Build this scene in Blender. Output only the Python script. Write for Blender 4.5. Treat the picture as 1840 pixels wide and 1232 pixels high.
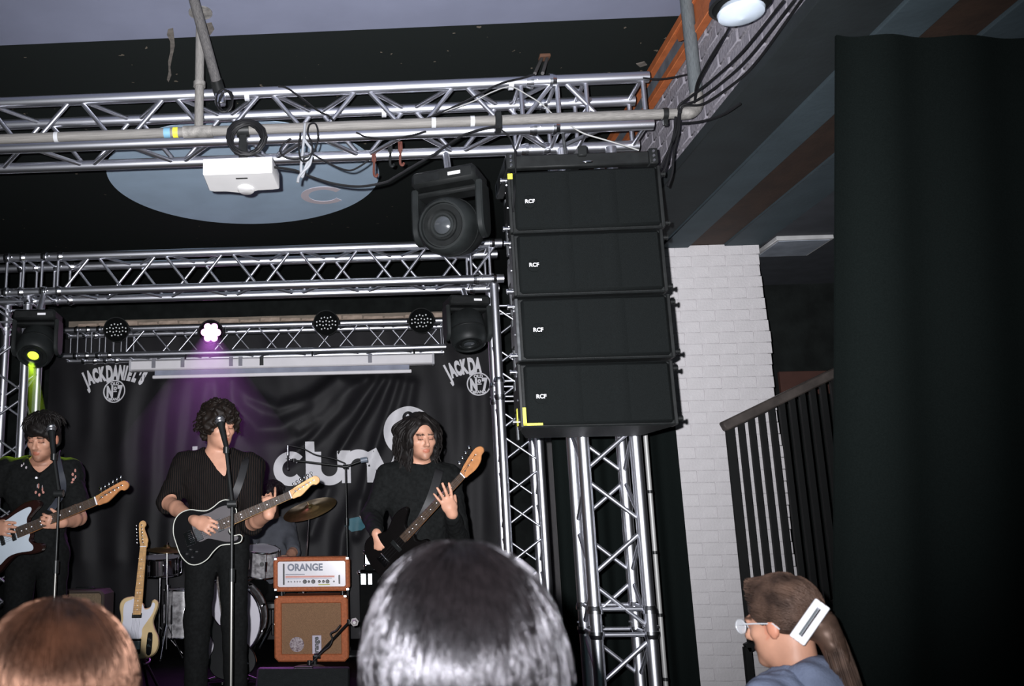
import bpy, bmesh, math, random
import numpy as np
from mathutils import Vector, Matrix
from math import sin, cos, pi, radians, atan2, sqrt
random.seed(7)
rng = np.random.default_rng(7)
SC = bpy.context.scene
for o in list(bpy.data.objects): bpy.data.objects.remove(o)
COL = SC.collection

# ------------------------------------------------------------------ camera
FPX, PPX, PPY = 1635.0, 580.0, 616.0          # focal length and optical centre, 1840x1232 frame
CAM = Vector((0, 0, 1.62))
CR = (Matrix.Rotation(radians(3.15), 3, 'Z') @ Matrix.Rotation(radians(90 + 11.75), 3, 'X')
      @ Matrix.Rotation(radians(-0.8), 3, 'Z'))
cd = bpy.data.cameras.new('camera'); cam = bpy.data.objects.new('camera', cd); COL.objects.link(cam)
cam.matrix_world = Matrix.Translation(CAM) @ CR.to_4x4()
cd.sensor_width = 36.0; cd.lens = FPX / 1840 * 36.0
cd.shift_x = (920 - PPX) / 1840; cd.shift_y = 0
cd.clip_start = 0.05; cd.clip_end = 60
cd.dof.use_dof = True; cd.dof.focus_distance = 5.6; cd.dof.aperture_fstop = 4.5
SC.camera = cam
# ------------------------------------------------------------------ dim room light, flash, exposure
w = bpy.data.worlds.new('room'); SC.world = w; w.use_nodes = True
w.node_tree.nodes['Background'].inputs[0].default_value = (0.50, 0.82, 0.86, 1)
w.node_tree.nodes['Background'].inputs[1].default_value = 0.10
SC.view_settings.view_transform = 'Standard'; SC.view_settings.look = 'None'
SC.view_settings.exposure = 0.0; SC.view_settings.gamma = 1.0; SC.view_settings.use_curve_mapping = False
def lamp(name, kind, loc, energy, col, target=None, size=0.03, angle=60, blend=0.5):
    l = bpy.data.lights.new(name, kind); l.energy = energy; l.color = col; l.shadow_soft_size = size
    if kind == 'SPOT': l.spot_size = radians(angle); l.spot_blend = blend
    o = bpy.data.objects.new(name, l); COL.objects.link(o); o.location = loc
    if target is not None:
        o.rotation_euler = (Vector(target) - Vector(loc)).to_track_quat('-Z', 'Y').to_euler()
    return o
def ray(x, y): return CR @ Vector(((x - PPX) / FPX, -(y - PPY) / FPX, -1))
# the camera's own flash, left of and above the lens
FL = CAM + CR @ Vector((-0.055, 0.045, -0.02))
lamp('camera_flash', 'SPOT', FL, 1950, (0.96, 0.96, 1.0), FL + ray(720, 445), 0.012, 82, 1.0)

def P(x, y, Y): d = ray(x, y); return CAM + d * (Y / d.y)
def PZ(x, y, z): d = ray(x, y); return CAM + d * ((z - CAM.z) / d.z)
def PXX(x, y, X): d = ray(x, y); return CAM + d * (X / d.x)

# ------------------------------------------------------------------ materials
MATS = {}
def mat(name, col, rough=0.5, metal=0.0, var=0.12, scale=9.0, bump=0.0, spec=0.5, col2=None, emit=None, estr=0.0, tint=None,
        coat=0.0, bscale=None, attr=None, aniso=None, sheen=0.0):
    if name in MATS: return MATS[name]
    m = bpy.data.materials.new(name); m.use_nodes = True; nt = m.node_tree; b = nt.nodes['Principled BSDF']
    N = nt.nodes.new; L = nt.links.new
    c = Vector(col)
    b.inputs['Roughness'].default_value = rough; b.inputs['Metallic'].default_value = metal
    b.inputs['Specular IOR Level'].default_value = spec
    if tint: b.inputs['Specular Tint'].default_value = (*tint, 1)
    if coat: b.inputs['Coat Weight'].default_value = coat; b.inputs['Coat Roughness'].default_value = 0.15
    if sheen: b.inputs['Sheen Weight'].default_value = sheen
    tc = N('ShaderNodeTexCoord')
    no = N('ShaderNodeTexNoise'); no.inputs['Scale'].default_value = scale; no.inputs['Detail'].default_value = 6
    L(tc.outputs['Object'], no.inputs['Vector'])
    cr = N('ShaderNodeValToRGB')
    c2 = Vector(col2) if col2 is not None else c * (1 - var)
    cr.color_ramp.elements[0].position = 0.35; cr.color_ramp.elements[1].position = 0.65
    cr.color_ramp.elements[0].color = (*c2, 1); cr.color_ramp.elements[1].color = (*(c * (1 + var) if col2 is None else c), 1)
    L(no.outputs['Fac'], cr.inputs['Fac'])
    src = cr.outputs['Color']
    if attr:
        at = N('ShaderNodeAttribute'); at.attribute_name = attr
        mx = N('ShaderNodeMix'); mx.data_type = 'RGBA'; mx.blend_type = 'MULTIPLY'; mx.inputs[0].default_value = 1.0
        L(at.outputs['Color'], mx.inputs[6]); L(src, mx.inputs[7]); src = mx.outputs[2]
    L(src, b.inputs['Base Color'])
    if bump:
        n2 = N('ShaderNodeTexNoise'); n2.inputs['Scale'].default_value = bscale or scale * 6; n2.inputs['Detail'].default_value = 4
        L(tc.outputs['Object'], n2.inputs['Vector'])
        bp = N('ShaderNodeBump'); bp.inputs['Strength'].default_value = bump; bp.inputs['Distance'].default_value = 0.01
        L(n2.outputs['Fac'], bp.inputs['Height']); L(bp.outputs['Normal'], b.inputs['Normal'])
    if emit is not None:
        b.inputs['Emission Color'].default_value = (*emit, 1); b.inputs['Emission Strength'].default_value = estr
    MATS[name] = m
    return m

ALU = mat('aluminium_tube', (0.72, 0.73, 0.78), 0.36, 1.0, 0.06, 30, 0.03)
ALUB = mat('aluminium_brace', (0.62, 0.63, 0.68), 0.40, 1.0, 0.08, 30)
GALV = mat('galvanised_pipe', (0.30, 0.285, 0.265), 0.65, 0.2, 0.0, 22, 0.25, col2=(0.14, 0.135, 0.125))
BLK = mat('black_paint', (0.012, 0.013, 0.013), 0.55, 0, 0.2, 12, 0.1)
BLKM = mat('black_metal', (0.011, 0.012, 0.012), 0.42, 0, 0.2, 20, 0, 0.35)
BLKP = mat('black_plastic', (0.010, 0.011, 0.011), 0.35, 0, 0.2, 20, 0, 0.35)
CHROME = mat('chrome', (0.88, 0.88, 0.90), 0.12, 1.0, 0.02)
RUBBER = mat('cable_rubber', (0.009, 0.009, 0.010), 0.5, 0, 0.2, spec=0.2)
WHITEP = mat('white_plastic', (0.86, 0.85, 0.84), 0.45, 0, 0.02)
YELLOW = mat('yellow_tape', (0.92, 0.86, 0.06), 0.5, 0, 0.04)
WTAPE = mat('grey_tape', (0.55, 0.56, 0.58), 0.5, 0, 0.1)
PRINT = mat('white_print', (0.80, 0.79, 0.82), 0.55, 0, 0.04)

# ------------------------------------------------------------------ mesh helpers
def basis(d, hint=Vector((0, 0, 1))):
    z = Vector(d).normalized()
    if abs(z.dot(hint)) > 0.98: hint = Vector((1, 0, 0))
    x = hint.cross(z).normalized(); y = z.cross(x)
    return Matrix((x, y, z)).transposed()
def frame(o, x, y=None, z=None):
    """matrix with axis columns x, y, z at origin o (z = x cross y)"""
    x = Vector(x).normalized(); y = Vector(y); y = (y - x * y.dot(x)).normalized(); z = x.cross(y)
    M = Matrix((x, y, z)).transposed().to_4x4(); M.translation = o
    return M
def catmull(pts, n=8):
    pts = [Vector(p) for p in pts]
    if len(pts) < 3: return pts
    q = [pts[0] * 2 - pts[1]] + pts + [pts[-1] * 2 - pts[-2]]; out = []
    for i in range(1, len(q) - 2):
        a, b, c, d = q[i - 1], q[i], q[i + 1], q[i + 2]
        for k in range(n):
            t = k / n
            out.append(0.5 * ((2 * b) + (c - a) * t + (2 * a - 5 * b + 4 * c - d) * t * t + (3 * b - a - 3 * c + d) * t ** 3))
    out.append(pts[-1]); return out

class MB:
    def __init__(s): s.v = []; s.f = []; s.mi = []; s.M = None
    def add(s, vs, fs, mi=0):
        n = len(s.v)
        if s.M is not None: vs = [s.M @ Vector(p) for p in vs]
        s.v += [tuple(p) for p in vs]
        s.f += [tuple(i + n for i in f) for f in fs]; s.mi += [mi] * len(fs)
        return s
    def box(s, lo, hi, c=0.0, mi=0):
        lo = Vector(lo); hi = Vector(hi)
        if c <= 0:
            v = [(x, y, z) for x in (lo.x, hi.x) for y in (lo.y, hi.y) for z in (lo.z, hi.z)]
            return s.add(v, [(0, 1, 3, 2), (4, 6, 7, 5), (0, 4, 5, 1), (2, 3, 7, 6), (0, 2, 6, 4), (1, 5, 7, 3)], mi)
        v = []; ix = {}
        for a in (0, 1):
            for b in (0, 1):
                for d in (0, 1):
                    p = [(hi if k else lo)[i] for i, k in enumerate((a, b, d))]
                    sg = [-1 if k else 1 for k in (a, b, d)]
                    for ax in range(3):
                        q = [p[i] + (0 if i == ax else sg[i] * c) for i in range(3)]
                        ix[(a, b, d, ax)] = len(v); v.append(q)
        f = []
        for ax in range(3):
            o1, o2 = [i for i in range(3) if i != ax]
            for sd in (0, 1):
                q = []
                for (k1, k2) in ((0, 0), (1, 0), (1, 1), (0, 1)):
                    t = [0, 0, 0]; t[ax] = sd; t[o1] = k1; t[o2] = k2; q.append(ix[(*t, ax)])
                f.append(tuple(q if (sd == 1) == (ax != 1) else q[::-1]))
            for k1 in (0, 1):
                for k2 in (0, 1):
                    t0 = [0, 0, 0]; t0[o1] = k1; t0[o2] = k2; t1 = t0[:]; t1[ax] = 1
                    f.append((ix[(*t0, o1)], ix[(*t0, o2)], ix[(*t1, o2)], ix[(*t1, o1)]))
        for a in (0, 1):
            for b in (0, 1):
                for d in (0, 1): f.append(tuple(ix[(a, b, d, ax)] for ax in range(3)))
        return s.add(v, f, mi)
    def cyl(s, a, b, r0, r1=None, n=12, mi=0, caps=True):
        a = Vector(a); b = Vector(b); r1 = r0 if r1 is None else r1; B = basis(b - a)
        v = []
        for p, r in ((a, r0), (b, r1)):
            for i in range(n):
                t = 2 * pi * i / n; v.append(p + B @ Vector((cos(t) * r, sin(t) * r, 0)))
        f = [(i, (i + 1) % n, n + (i + 1) % n, n + i) for i in range(n)]
        if caps: f += [tuple(range(n))[::-1], tuple(range(n, 2 * n))]
        return s.add(v, f, mi)
    def tube(s, pts, r, n=8, mi=0, closed=False):
        pts = [Vector(p) for p in pts]; m = len(pts); v = []; up = None
        rs = r if isinstance(r, (list, tuple)) else [r] * m
        for i, p in enumerate(pts):
            a = pts[i - 1] if (i > 0 or closed) else p; b = pts[(i + 1) % m] if (i < m - 1 or closed) else p
            d = (b - a).normalized() if (b - a).length > 1e-9 else Vector((0, 0, 1))
            if up is None: up = basis(d).col[0].copy()
            up = (up - d * up.dot(d)); up = up.normalized() if up.length > 1e-6 else basis(d).col[0].copy()
            e = d.cross(up)
            for k in range(n):
                t = 2 * pi * k / n; v.append(p + (up * cos(t) + e * sin(t)) * rs[i])
        f = []
        for i in range(m if closed else m - 1):
            for k in range(n):
                j = (i + 1) % m; f.append((i * n + k, i * n + (k + 1) % n, j * n + (k + 1) % n, j * n + k))
        if not closed: f += [tuple(range(n))[::-1], tuple(range((m - 1) * n, m * n))]
        return s.add(v, f, mi)
    def lathe(s, prof, n=24, M=None, mi=0):
        v = []; f = []
        for (r, z) in prof:
            for i in range(n): t = 2 * pi * i / n; v.append(Vector((r * cos(t), r * sin(t), z)))
        if M is not None: v = [M @ p for p in v]
        for j in range(len(prof) - 1):
            for i in range(n): f.append((j * n + i, j * n + (i + 1) % n, (j + 1) * n + (i + 1) % n, (j + 1) * n + i))
        f += [tuple(range(n))[::-1], tuple(range((len(prof) - 1) * n, len(prof) * n))]
        return s.add(v, f, mi)
    def prism(s, poly, z0, z1, M=None, mi=0, bev=0.0):
        n = len(poly); ar = sum(poly[i][0] * poly[(i + 1) % n][1] - poly[(i + 1) % n][0] * poly[i][1] for i in range(n))
        if ar < 0: poly = poly[::-1]
        rings = [(0, z0), (0, z1)]
        if bev: rings = [(bev, z0), (0, z0 + bev), (0, z1 - bev), (bev, z1)]
        v = []
        for ins, z in rings:
            for i in range(n):
                p = Vector(poly[i]).to_2d() if not isinstance(poly[i], Vector) else poly[i].to_2d()
                if ins:
                    a = Vector(poly[i - 1][:2]); b = Vector(poly[(i + 1) % n][:2]); t = (b - a)
                    nn = Vector((-t.y, t.x)).normalized() if t.length > 1e-9 else Vector((0, 0)); p = p + nn * ins
                v.append(Vector((p.x, p.y, z)))
        if M is not None: v = [M @ p for p in v]
        k = len(rings); f = [(j * n + i, j * n + (i + 1) % n, (j + 1) * n + (i + 1) % n, (j + 1) * n + i) for j in range(k - 1) for i in range(n)]
        f += [tuple(range(n))[::-1], tuple(range((k - 1) * n, k * n))]
        return s.add(v, f, mi)
    def sphere(s, c, r, n=10, mi=0, sc=(1, 1, 1), R=None):
        v = []; f = []; c = Vector(c); m = max(4, n // 2 + 1)
        for j in range(m + 1):
            a = pi * j / m
            for i in range(n):
                t = 2 * pi * i / n; p = Vector((sin(a) * cos(t) * r * sc[0], sin(a) * sin(t) * r * sc[1], cos(a) * r * sc[2]))
                v.append(c + (R @ p if R is not None else p))
        for j in range(m):
            for i in range(n): f.append((j * n + i, (j + 1) * n + i, (j + 1) * n + (i + 1) % n, j * n + (i + 1) % n))
        return s.add(v, f, mi)
    def mesh(s, name, mats, sharp=38):
        me = bpy.data.meshes.new(name); me.from_pydata(s.v, [], s.f)
        for m in (mats if isinstance(mats, (list, tuple)) else [mats]): me.materials.append(m)
        if any(s.mi): me.polygons.foreach_set('material_index', s.mi)
        me.validate(); 
        bm = bmesh.new(); bm.from_mesh(me); bmesh.ops.recalc_face_normals(bm, faces=bm.faces); bm.to_mesh(me); bm.free()
        me.shade_smooth(); me.set_sharp_from_angle(angle=radians(sharp))
        return me
    def build(s, name, mats, parent=None, sharp=38):
        return link(name, s.mesh(name, mats, sharp), parent)

def link(name, me, parent=None, M=None):
    o = bpy.data.objects.new(name, me); COL.objects.link(o)
    if M is not None: o.matrix_basis = M
    if parent is not None:
        o.parent = parent; o.matrix_parent_inverse = WM[parent.name].inverted()
        WM[o.name] = Matrix.Identity(4) if M is None else M
        if parent.name in WM: WM[o.name] = (Matrix.Identity(4) if M is None else M)
    else: WM[o.name] = Matrix.Identity(4) if M is None else M
    return o
WM = {}
def thing(name, label, cat, loc, group=None):
    o = bpy.data.objects.new(name, None); COL.objects.link(o); o.location = loc; o.empty_display_size = 0.1
    WM[o.name] = Matrix.Translation(Vector(loc))
    return tag(o, label, cat, group)
def tag(o, label, cat, group=None, kind=None):
    o['label'] = label; o['category'] = cat
    if group: o['group'] = group
    if kind: o['kind'] = kind
    return o
def struct(o): o['kind'] = 'structure'; return o
def copy_thing(root, delta, label, group=None):
    r = root.copy(); COL.objects.link(r); r.location = root.location + Vector(delta); r['label'] = label
    if group: r['group'] = group
    def rec(src, dst):
        for ch in [c for c in bpy.data.objects if c.parent == src]:
            c = ch.copy(); COL.objects.link(c); c.parent = dst; rec(ch, c)
    rec(root, r); return r

UT = MB().cyl((0, 0, 0), (0, 0, 1), 1, n=14)
UNIT = {}
def unit_tube(m):
    if m.name not in UNIT: UNIT[m.name] = MB().cyl((0, 0, 0), (0, 0, 1), 1, n=16).mesh('tube_' + m.name, m, 50)
    return UNIT[m.name]
def rod(name, a, b, r, m, parent=None):
    a = Vector(a); b = Vector(b); B = basis(b - a).to_4x4(); B.translation = a
    return link(name, unit_tube(m), parent, B @ Matrix.Diagonal((r, r, (b - a).length, 1)))
def textmesh(s, size=1.0, off=0.0, align='CENTER'):
    cu = bpy.data.curves.new('t', 'FONT'); cu.body = s; cu.size = size; cu.align_x = align; cu.offset = off; cu.resolution_u = 3
    ob = bpy.data.objects.new('t', cu); me = bpy.data.meshes.new_from_object(ob)
    v = [p.co.copy() for p in me.vertices]; f = [tuple(p.vertices) for p in me.polygons]
    bpy.data.objects.remove(ob); bpy.data.curves.remove(cu); bpy.data.meshes.remove(me)
    return v, f
def cable(name, pts, r, label, m=None, group=None, n=7, seg=7):
    o = MB().tube(catmull(pts, seg), r, n).build(name, m or RUBBER)
    return tag(o, label, 'cable', group)

# ================================================================== THE PLACE
STZ = 0.66                      # stage floor
CEZ = 4.2                       # ceiling
WHITEWASH = mat('whitewashed_brick', (0.60, 0.58, 0.59), 0.8, 0, 0.05, 6, 0.35, 0.2, bscale=60)
GREYBRICK = mat('grey_painted_brick', (0.27, 0.255, 0.28), 0.85, 0, 0.0, 9, 0.5, 0.2, col2=(0.19, 0.18, 0.205), bscale=50)
TANBRICK = mat('tan_brick', (0.66, 0.52, 0.42), 0.9, 0, 0.0, 14, 0.5, 0.2, col2=(0.44, 0.34, 0.27), bscale=60)
MORTAR = mat('mortar', (0.50, 0.47, 0.44), 0.9, 0, 0.1, 20)
CEIL = mat('ceiling_paint', (0.20, 0.215, 0.29), 0.85, 0, 0.05, 3, 0.1, 0.2)
DISC = mat('disc_paint', (0.46, 0.60, 0.74), 0.85, 0, 0.05, 4, 0.05, 0.2)
DISCC = mat('disc_letter_paint', (0.74, 0.66, 0.70), 0.85, 0, 0.04, 4)
BLKWALL = mat('black_wall_paint', (0.009, 0.011, 0.0105), 0.8, 0, 0.3, 7, 0.2, 0.15)
# black ceiling with small pale flakes where the paint has come off
m = bpy.data.materials.new('black_ceiling_paint'); m.use_nodes = True; nt = m.node_tree; b = nt.nodes['Principled BSDF']
b.inputs['Roughness'].default_value = 0.85; b.inputs['Specular IOR Level'].default_value = 0.15
tc = nt.nodes.new('ShaderNodeTexCoord'); vo = nt.nodes.new('ShaderNodeTexVoronoi'); vo.inputs['Scale'].default_value = 9; vo.inputs['Randomness'].default_value = 1
n1 = nt.nodes.new('ShaderNodeTexNoise'); n1.inputs['Scale'].default_value = 1.1
nd = nt.nodes.new('ShaderNodeTexNoise'); nd.inputs['Scale'].default_value = 30
mxv = nt.nodes.new('ShaderNodeMix'); mxv.data_type = 'VECTOR'; mxv.inputs[0].default_value = 0.05
nt.links.new(tc.outputs['Object'], mxv.inputs[4]); nt.links.new(nd.outputs['Color'], mxv.inputs[5])
nt.links.new(tc.outputs['Object'], nd.inputs['Vector'])
nt.links.new(mxv.outputs[1], vo.inputs['Vector']); nt.links.new(tc.outputs['Object'], n1.inputs['Vector'])
mth = nt.nodes.new('ShaderNodeMath'); mth.operation = 'MULTIPLY_ADD'; mth.inputs[1].default_value = 0.35; mth.inputs[2].default_value = -0.13
nt.links.new(n1.outputs['Fac'], mth.inputs[0])
lt = nt.nodes.new('ShaderNodeMath'); lt.operation = 'LESS_THAN'; nt.links.new(vo.outputs['Distance'], lt.inputs[0]); nt.links.new(mth.outputs[0], lt.inputs[1])
mx = nt.nodes.new('ShaderNodeMix'); mx.data_type = 'RGBA'; mx.inputs[6].default_value = (0.010, 0.0128, 0.012, 1); mx.inputs[7].default_value = (0.13, 0.11, 0.085, 1)
nt.links.new(lt.outputs[0], mx.inputs[0]); nt.links.new(mx.outputs[2], b.inputs['Base Color'])
BLKCEIL = m

struct(MB().box((-4.3, -2.5, -0.1), (5.2, 9.9, 0)).build('floor', mat('dark_floor', (0.03, 0.028, 0.026), 0.7)))
STG = mat('stage_floor', (0.0035, 0.0035, 0.004), 0.9, 0, 0.3, 5, 0.1, 0.05)
stage = struct(MB().box((-4.3, 4.25, 0), (1.85, 9.7, STZ)).build('floor_stage', STG))
ceil = struct(MB().box((-4.3, -2.5, CEZ), (1.65, 4.35, CEZ + 0.15)).build('ceiling', CEIL))
ceil2 = struct(MB().box((-4.3, 4.35, CEZ), (1.65, 9.9, CEZ + 0.15)).build('ceiling_stage', BLKCEIL))
# pale round disc painted on the black ceiling, with one letter
dc = Vector((-0.915, 6.33)); v = [(dc.x + cos(t) * 1.0, dc.y + sin(t) * 1.0) for t in np.linspace(0, 2 * pi, 96, endpoint=False)]
disc = MB().prism(v, CEZ - 0.004, CEZ + 0.01).build('painted_disc', DISC, ceil2)
c0 = PZ(581, 350, CEZ)
a = [(c0.x + cos(t) * 0.175, c0.y + sin(t) * 0.185) for t in np.linspace(radians(38), radians(322), 40)]
bq = [(c0.x + cos(t) * 0.115, c0.y + sin(t) * 0.125) for t in np.linspace(radians(330), radians(30), 40)]
lc = MB().prism(a + bq, CEZ - 0.007, CEZ).build('letter_c', DISCC, disc)
# streak of old paint crossing from the pale ceiling on to the black
pts = [(302, 52), (311, 50), (313, 66), (314, 82), (309, 104), (306, 120), (308, 134), (303, 147), (300, 142), (303, 128), (302, 110), (306, 92), (306, 74), (300, 62)]
MB().prism([tuple(PZ(x, y, CEZ).xy) for x, y in pts], CEZ - 0.003, CEZ + 0.002).build('paint_streak', mat('old_paint', (0.13, 0.115, 0.10), 0.9, 0, 0.3, 30), ceil)
pts = [(368, 42), (380, 40), (385, 52), (378, 62), (366, 62)]
MB().prism([tuple(PZ(x, y, CEZ).xy) for x, y in pts], CEZ - 0.003, CEZ + 0.002).build('paint_stain', MATS['old_paint'], ceil)
pts = [(1143, 114), (1158, 110), (1163, 116), (1150, 120)]
MB().prism([tuple(PZ(x, y, CEZ).xy) for x, y in pts], CEZ - 0.003, CEZ + 0.002).build('paint_fleck', MATS['old_paint'], ceil2)

wb = struct(MB().box((-4.3, 9.7, 0), (5.2, 9.9, CEZ)).build('wall_back', BLKWALL))
bme = [MB().box((0, 0, 0), (0.215, 0.03, 0.065), 0.006).mesh('brick_tan_%d' % i, TANBRICK) for i in range(2)]
MB().box((-3.36, 9.690, 3.50), (0.80, 9.705, 3.955)).build('mortar_bed', mat('mortar_dark', (0.30, 0.25, 0.20), 0.9), wb)
for r in range(6):
    z = 3.515 + r * 0.075; x = -3.36 + (0.11 if r % 2 else 0.0)
    while x < 0.60:
        M = Matrix.Translation((x, 9.672 + random.uniform(-.004, .004), z)) @ Matrix.Rotation(random.uniform(-.01, .01), 4, 'Y')
        if r == 5: M = M @ Matrix.Diagonal((1, 1, random.uniform(.35, .85), 1))
        link('brick', bme[0], wb, M); x += 0.226
struct(MB().box((-4.5, -2.5, 0), (-4.3, 9.9, CEZ)).build('wall_left', BLKWALL))
# right: brick bulkhead over lintels that rest on a whitewashed pier
LZ = 3.475
wr = struct(MB().box((1.66, -1.0, LZ + 0.02), (2.62, 9.7, CEZ + 0.15)).build('wall_right', mat('mortar_grey', (0.34, 0.315, 0.31), 0.9, 0, 0.1, 20)))
bg = MB().box((0, 0, 0), (0.03, 0.215, 0.065), 0.005).mesh('brick_grey', GREYBRICK)
for r in range(9):
    z = LZ + 0.018 + r * 0.075; y = 2.3 + (0.1125 if r % 2 else 0)
    while y < 6.6:
        M = Matrix.Translation((1.645 + random.uniform(-.003, .004), y, z)) @ Matrix.Rotation(random.uniform(-.008, .008), 4, 'X')
        link('brick', bg, wr, M); y += 0.225
BLUE = mat('blue_grey_lintel', (0.042, 0.062, 0.074), 0.8, 0, 0.1, 6, 0.15)
BROWN = mat('brown_lintel', (0.030, 0.0145, 0.008), 0.8, 0, 0.25, 8, 0.2)
DARKL = mat('dark_lintel', (0.011, 0.016, 0.018), 0.8, 0, 0.15, 6, 0.15)
for i, (x0, x1, dz, mm) in enumerate(((1.64, 1.955, 0, DARKL), (1.957, 2.145, -0.012, BLUE), (2.147, 2.38, 0.004, BROWN), (2.382, 2.63, -0.008, BLUE))):
    struct(MB().box((x0, -1.0, LZ + dz - 0.001), (x1, 6.02, LZ + 0.06), 0.004).build('trim_%d' % (i + 1), mm))
# whitewashed brick pier
pier = struct(MB().box((1.72, 6.0035, 0), (2.585, 9.7, LZ)).build('wall_pier', mat('pier_mortar', (0.585, 0.565, 0.575), 0.85, 0, 0.06, 20, 0.2)))
pb = MB().box((0, 0, 0), (0.2205, 0.022, 0.0735), 0.0025).mesh('brick_white', WHITEWASH)
ph = MB().box((0, 0, 0), (0.1085, 0.022, 0.0735), 0.0025).mesh('brick_white_half', WHITEWASH)
for r in range(46):
    z = 0.02 + r * 0.0752
    if z > LZ - 0.066: break
    jag = 0.007 * sin(r * .55) + random.uniform(-.004, .004)
    xe = 2.607 + jag; x = xe - 0.2205; k = 0
    lst = []
    if r % 2: lst.append((ph, xe - 0.1085)); x = xe - 0.1085 - 0.2225
    while x > 1.72: lst.append((pb, x)); x -= 0.2225
    for me, xx in lst:
        link('brick', me, pier, Matrix.Translation((xx, 6.0 + random.uniform(-.0012, .0012), z)))
# side passage to the right of the pier
struct(MB().box((2.63, -1.0, LZ), (5.2, 7.2, LZ + 0.1)).build('ceiling_passage', mat('passage_ceiling', (0.045, 0.05, 0.06), 0.8)))
struct(MB().box((2.6, 7.1, 0), (5.2, 7.25, LZ)).build('wall_passage', BLKWALL))
struct(MB().box((5.0, -1.0, 0), (5.2, 7.2, LZ)).build('wall_far_right', BLKWALL))
t = thing('ceiling_light_panel', 'pale square light panel switched off on the dark passage ceiling', 'light panel', (2.84, 6.03, LZ))
MB().box((2.655, 5.84, LZ - 0.030), (3.02, 6.22, LZ - 0.0005), 0.004).build('frame', mat('panel_frame', (0.5, 0.5, 0.5), 0.5), t)
MB().box((2.675, 5.86, LZ - 0.034), (3.00, 6.20, LZ - 0.029)).build('diffuser', mat('panel_diffuser', (0.30, 0.33, 0.38), 0.5), t)
wp = thing('wall_panel', 'dim reddish brown board on the passage wall above the handrail', 'board', (2.95, 7.08, 2.4))
a = P(1398, 668, 7.08); c = P(1490, 708, 7.08)
MB().box((a.x, 7.06, c.z), (c.x, 7.099, a.z), 0.004).build('board', mat('red_board', (0.06, 0.022, 0.015), 0.8), wp)

# orange painted steel channel along the top of the bulkhead
ORG = mat('orange_steel', (0.36, 0.10, 0.03), 0.6, 0, 0.12, 12, 0.2)
t = thing('steel_beam', 'orange painted steel channel beam high on the grey brick bulkhead', 'beam', (1.6, 4.8, 3.95))
MB().box((1.60, 3.4, 4.12), (1.644, 6.6, 4.165), 0.003).build('upper_flange', ORG, t)
MB().box((1.60, 3.4, 3.965), (1.644, 6.6, 4.005), 0.003).build('lower_flange', ORG, t)
MB().box((1.634, 3.4, 4.004), (1.6445, 6.6, 4.121)).build('web', mat('beam_web', (0.10, 0.12, 0.14), 0.7, 0, 0.3, 10), t)
MB().prism([(3.4, 4.0), (4.22, 4.0), (4.36, 4.06), (4.40, 4.125), (3.4, 4.125)], 1.612, 1.636,
           Matrix(((0, 0, 1, 0), (1, 0, 0, 0), (0, 1, 0, 0), (0, 0, 0, 1)))).build('gusset_plate', ORG, t)

# pendant lamp near the camera, top right
lc = P(1331, 18, 3.15)
t = thing('pendant_lamp', 'white round pendant lamp with a black shade hanging at the top right', 'lamp', lc)
M = Matrix.Translation(lc)
MB().lathe([(0.003, 0.03), (0.03, 0.028), (0.07, 0.014), (0.083, -0.008), (0.080, -0.02), (0.05, -0.034), (0.0, -0.04)], 32, M).build('globe', mat('lamp_globe', (0.62, 0.70, 0.80), 0.5), t)
MB().lathe([(0.02, 0.16), (0.03, 0.15), (0.06, 0.10), (0.105, 0.045), (0.11, 0.018), (0.098, 0.016), (0.09, 0.04), (0.05, 0.09), (0.02, 0.12)], 32, M).build('shade', BLKM, t)
MB().cyl(lc + Vector((0, 0, 0.15)), (lc.x, lc.y, CEZ), 0.008).build('stem', BLKM, t)
MB().cyl((lc.x, lc.y, CEZ - 0.03), (lc.x, lc.y, CEZ), 0.05).build('ceiling_rose', BLKM, t)

# ------------------------------------------------------------------ stage drapes
VELVET = mat('black_velvet', (0.0068, 0.0090, 0.0086), 1.0, 0, 0.1, 200, 0.0, 0.0)
def drape(name, label, top, bot, z0, z1, fold=0.13, amp=0.03, mm=VELVET, thick=0.012):
    """hanging cloth between plan points: top/bot = (a, b) at the upper and lower hem"""
    ta, tb = (Vector(p) for p in top); ba, bb = (Vector(p) for p in bot)
    n = max(20, int((tb - ta).length / fold * 10)); rows = 14; mb = MB(); v = []
    nrm = Vector((-(tb - ta).y, (tb - ta).x)).normalized()
    for side in (0, 1):
        for j in range(rows + 1):
            s = j / rows
            for i in range(n + 1):
                u = i / n; p = (ta.lerp(tb, u)).lerp(ba.lerp(bb, u), s)
                L = (tb - ta).length * u
                d = amp * (0.6 + 0.5 * s) * sin(2 * pi * L / fold + 0.6 * sin(L * 5)) + (thick if side else 0)
                v.append((p.x + nrm.x * d, p.y + nrm.y * d, z1 + (z0 - z1) * s))
    f = []; K = (rows + 1) * (n + 1); q = lambda k, j, i: k * K + j * (n + 1) + i
    for k in (0, 1):
        for j in range(rows):
            for i in range(n):
                a = (q(k, j, i), q(k, j, i + 1), q(k, j + 1, i + 1), q(k, j + 1, i)); f.append(a if k else a[::-1])
    for j in range(rows):
        f.append((q(0, j, 0), q(0, j + 1, 0), q(1, j + 1, 0), q(1, j, 0))); f.append((q(0, j, n), q(1, j, n), q(1, j + 1, n), q(0, j + 1, n)))
    for i in range(n):
        f.append((q(0, 0, i), q(1, 0, i), q(1, 0, i + 1), q(0, 0, i + 1))); f.append((q(0, rows, i), q(0, rows, i + 1), q(1, rows, i + 1), q(1, rows, i)))
    mb.add(v, f); o = mb.build(name, mm, None, 60); return tag(o, label, 'drape')
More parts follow.
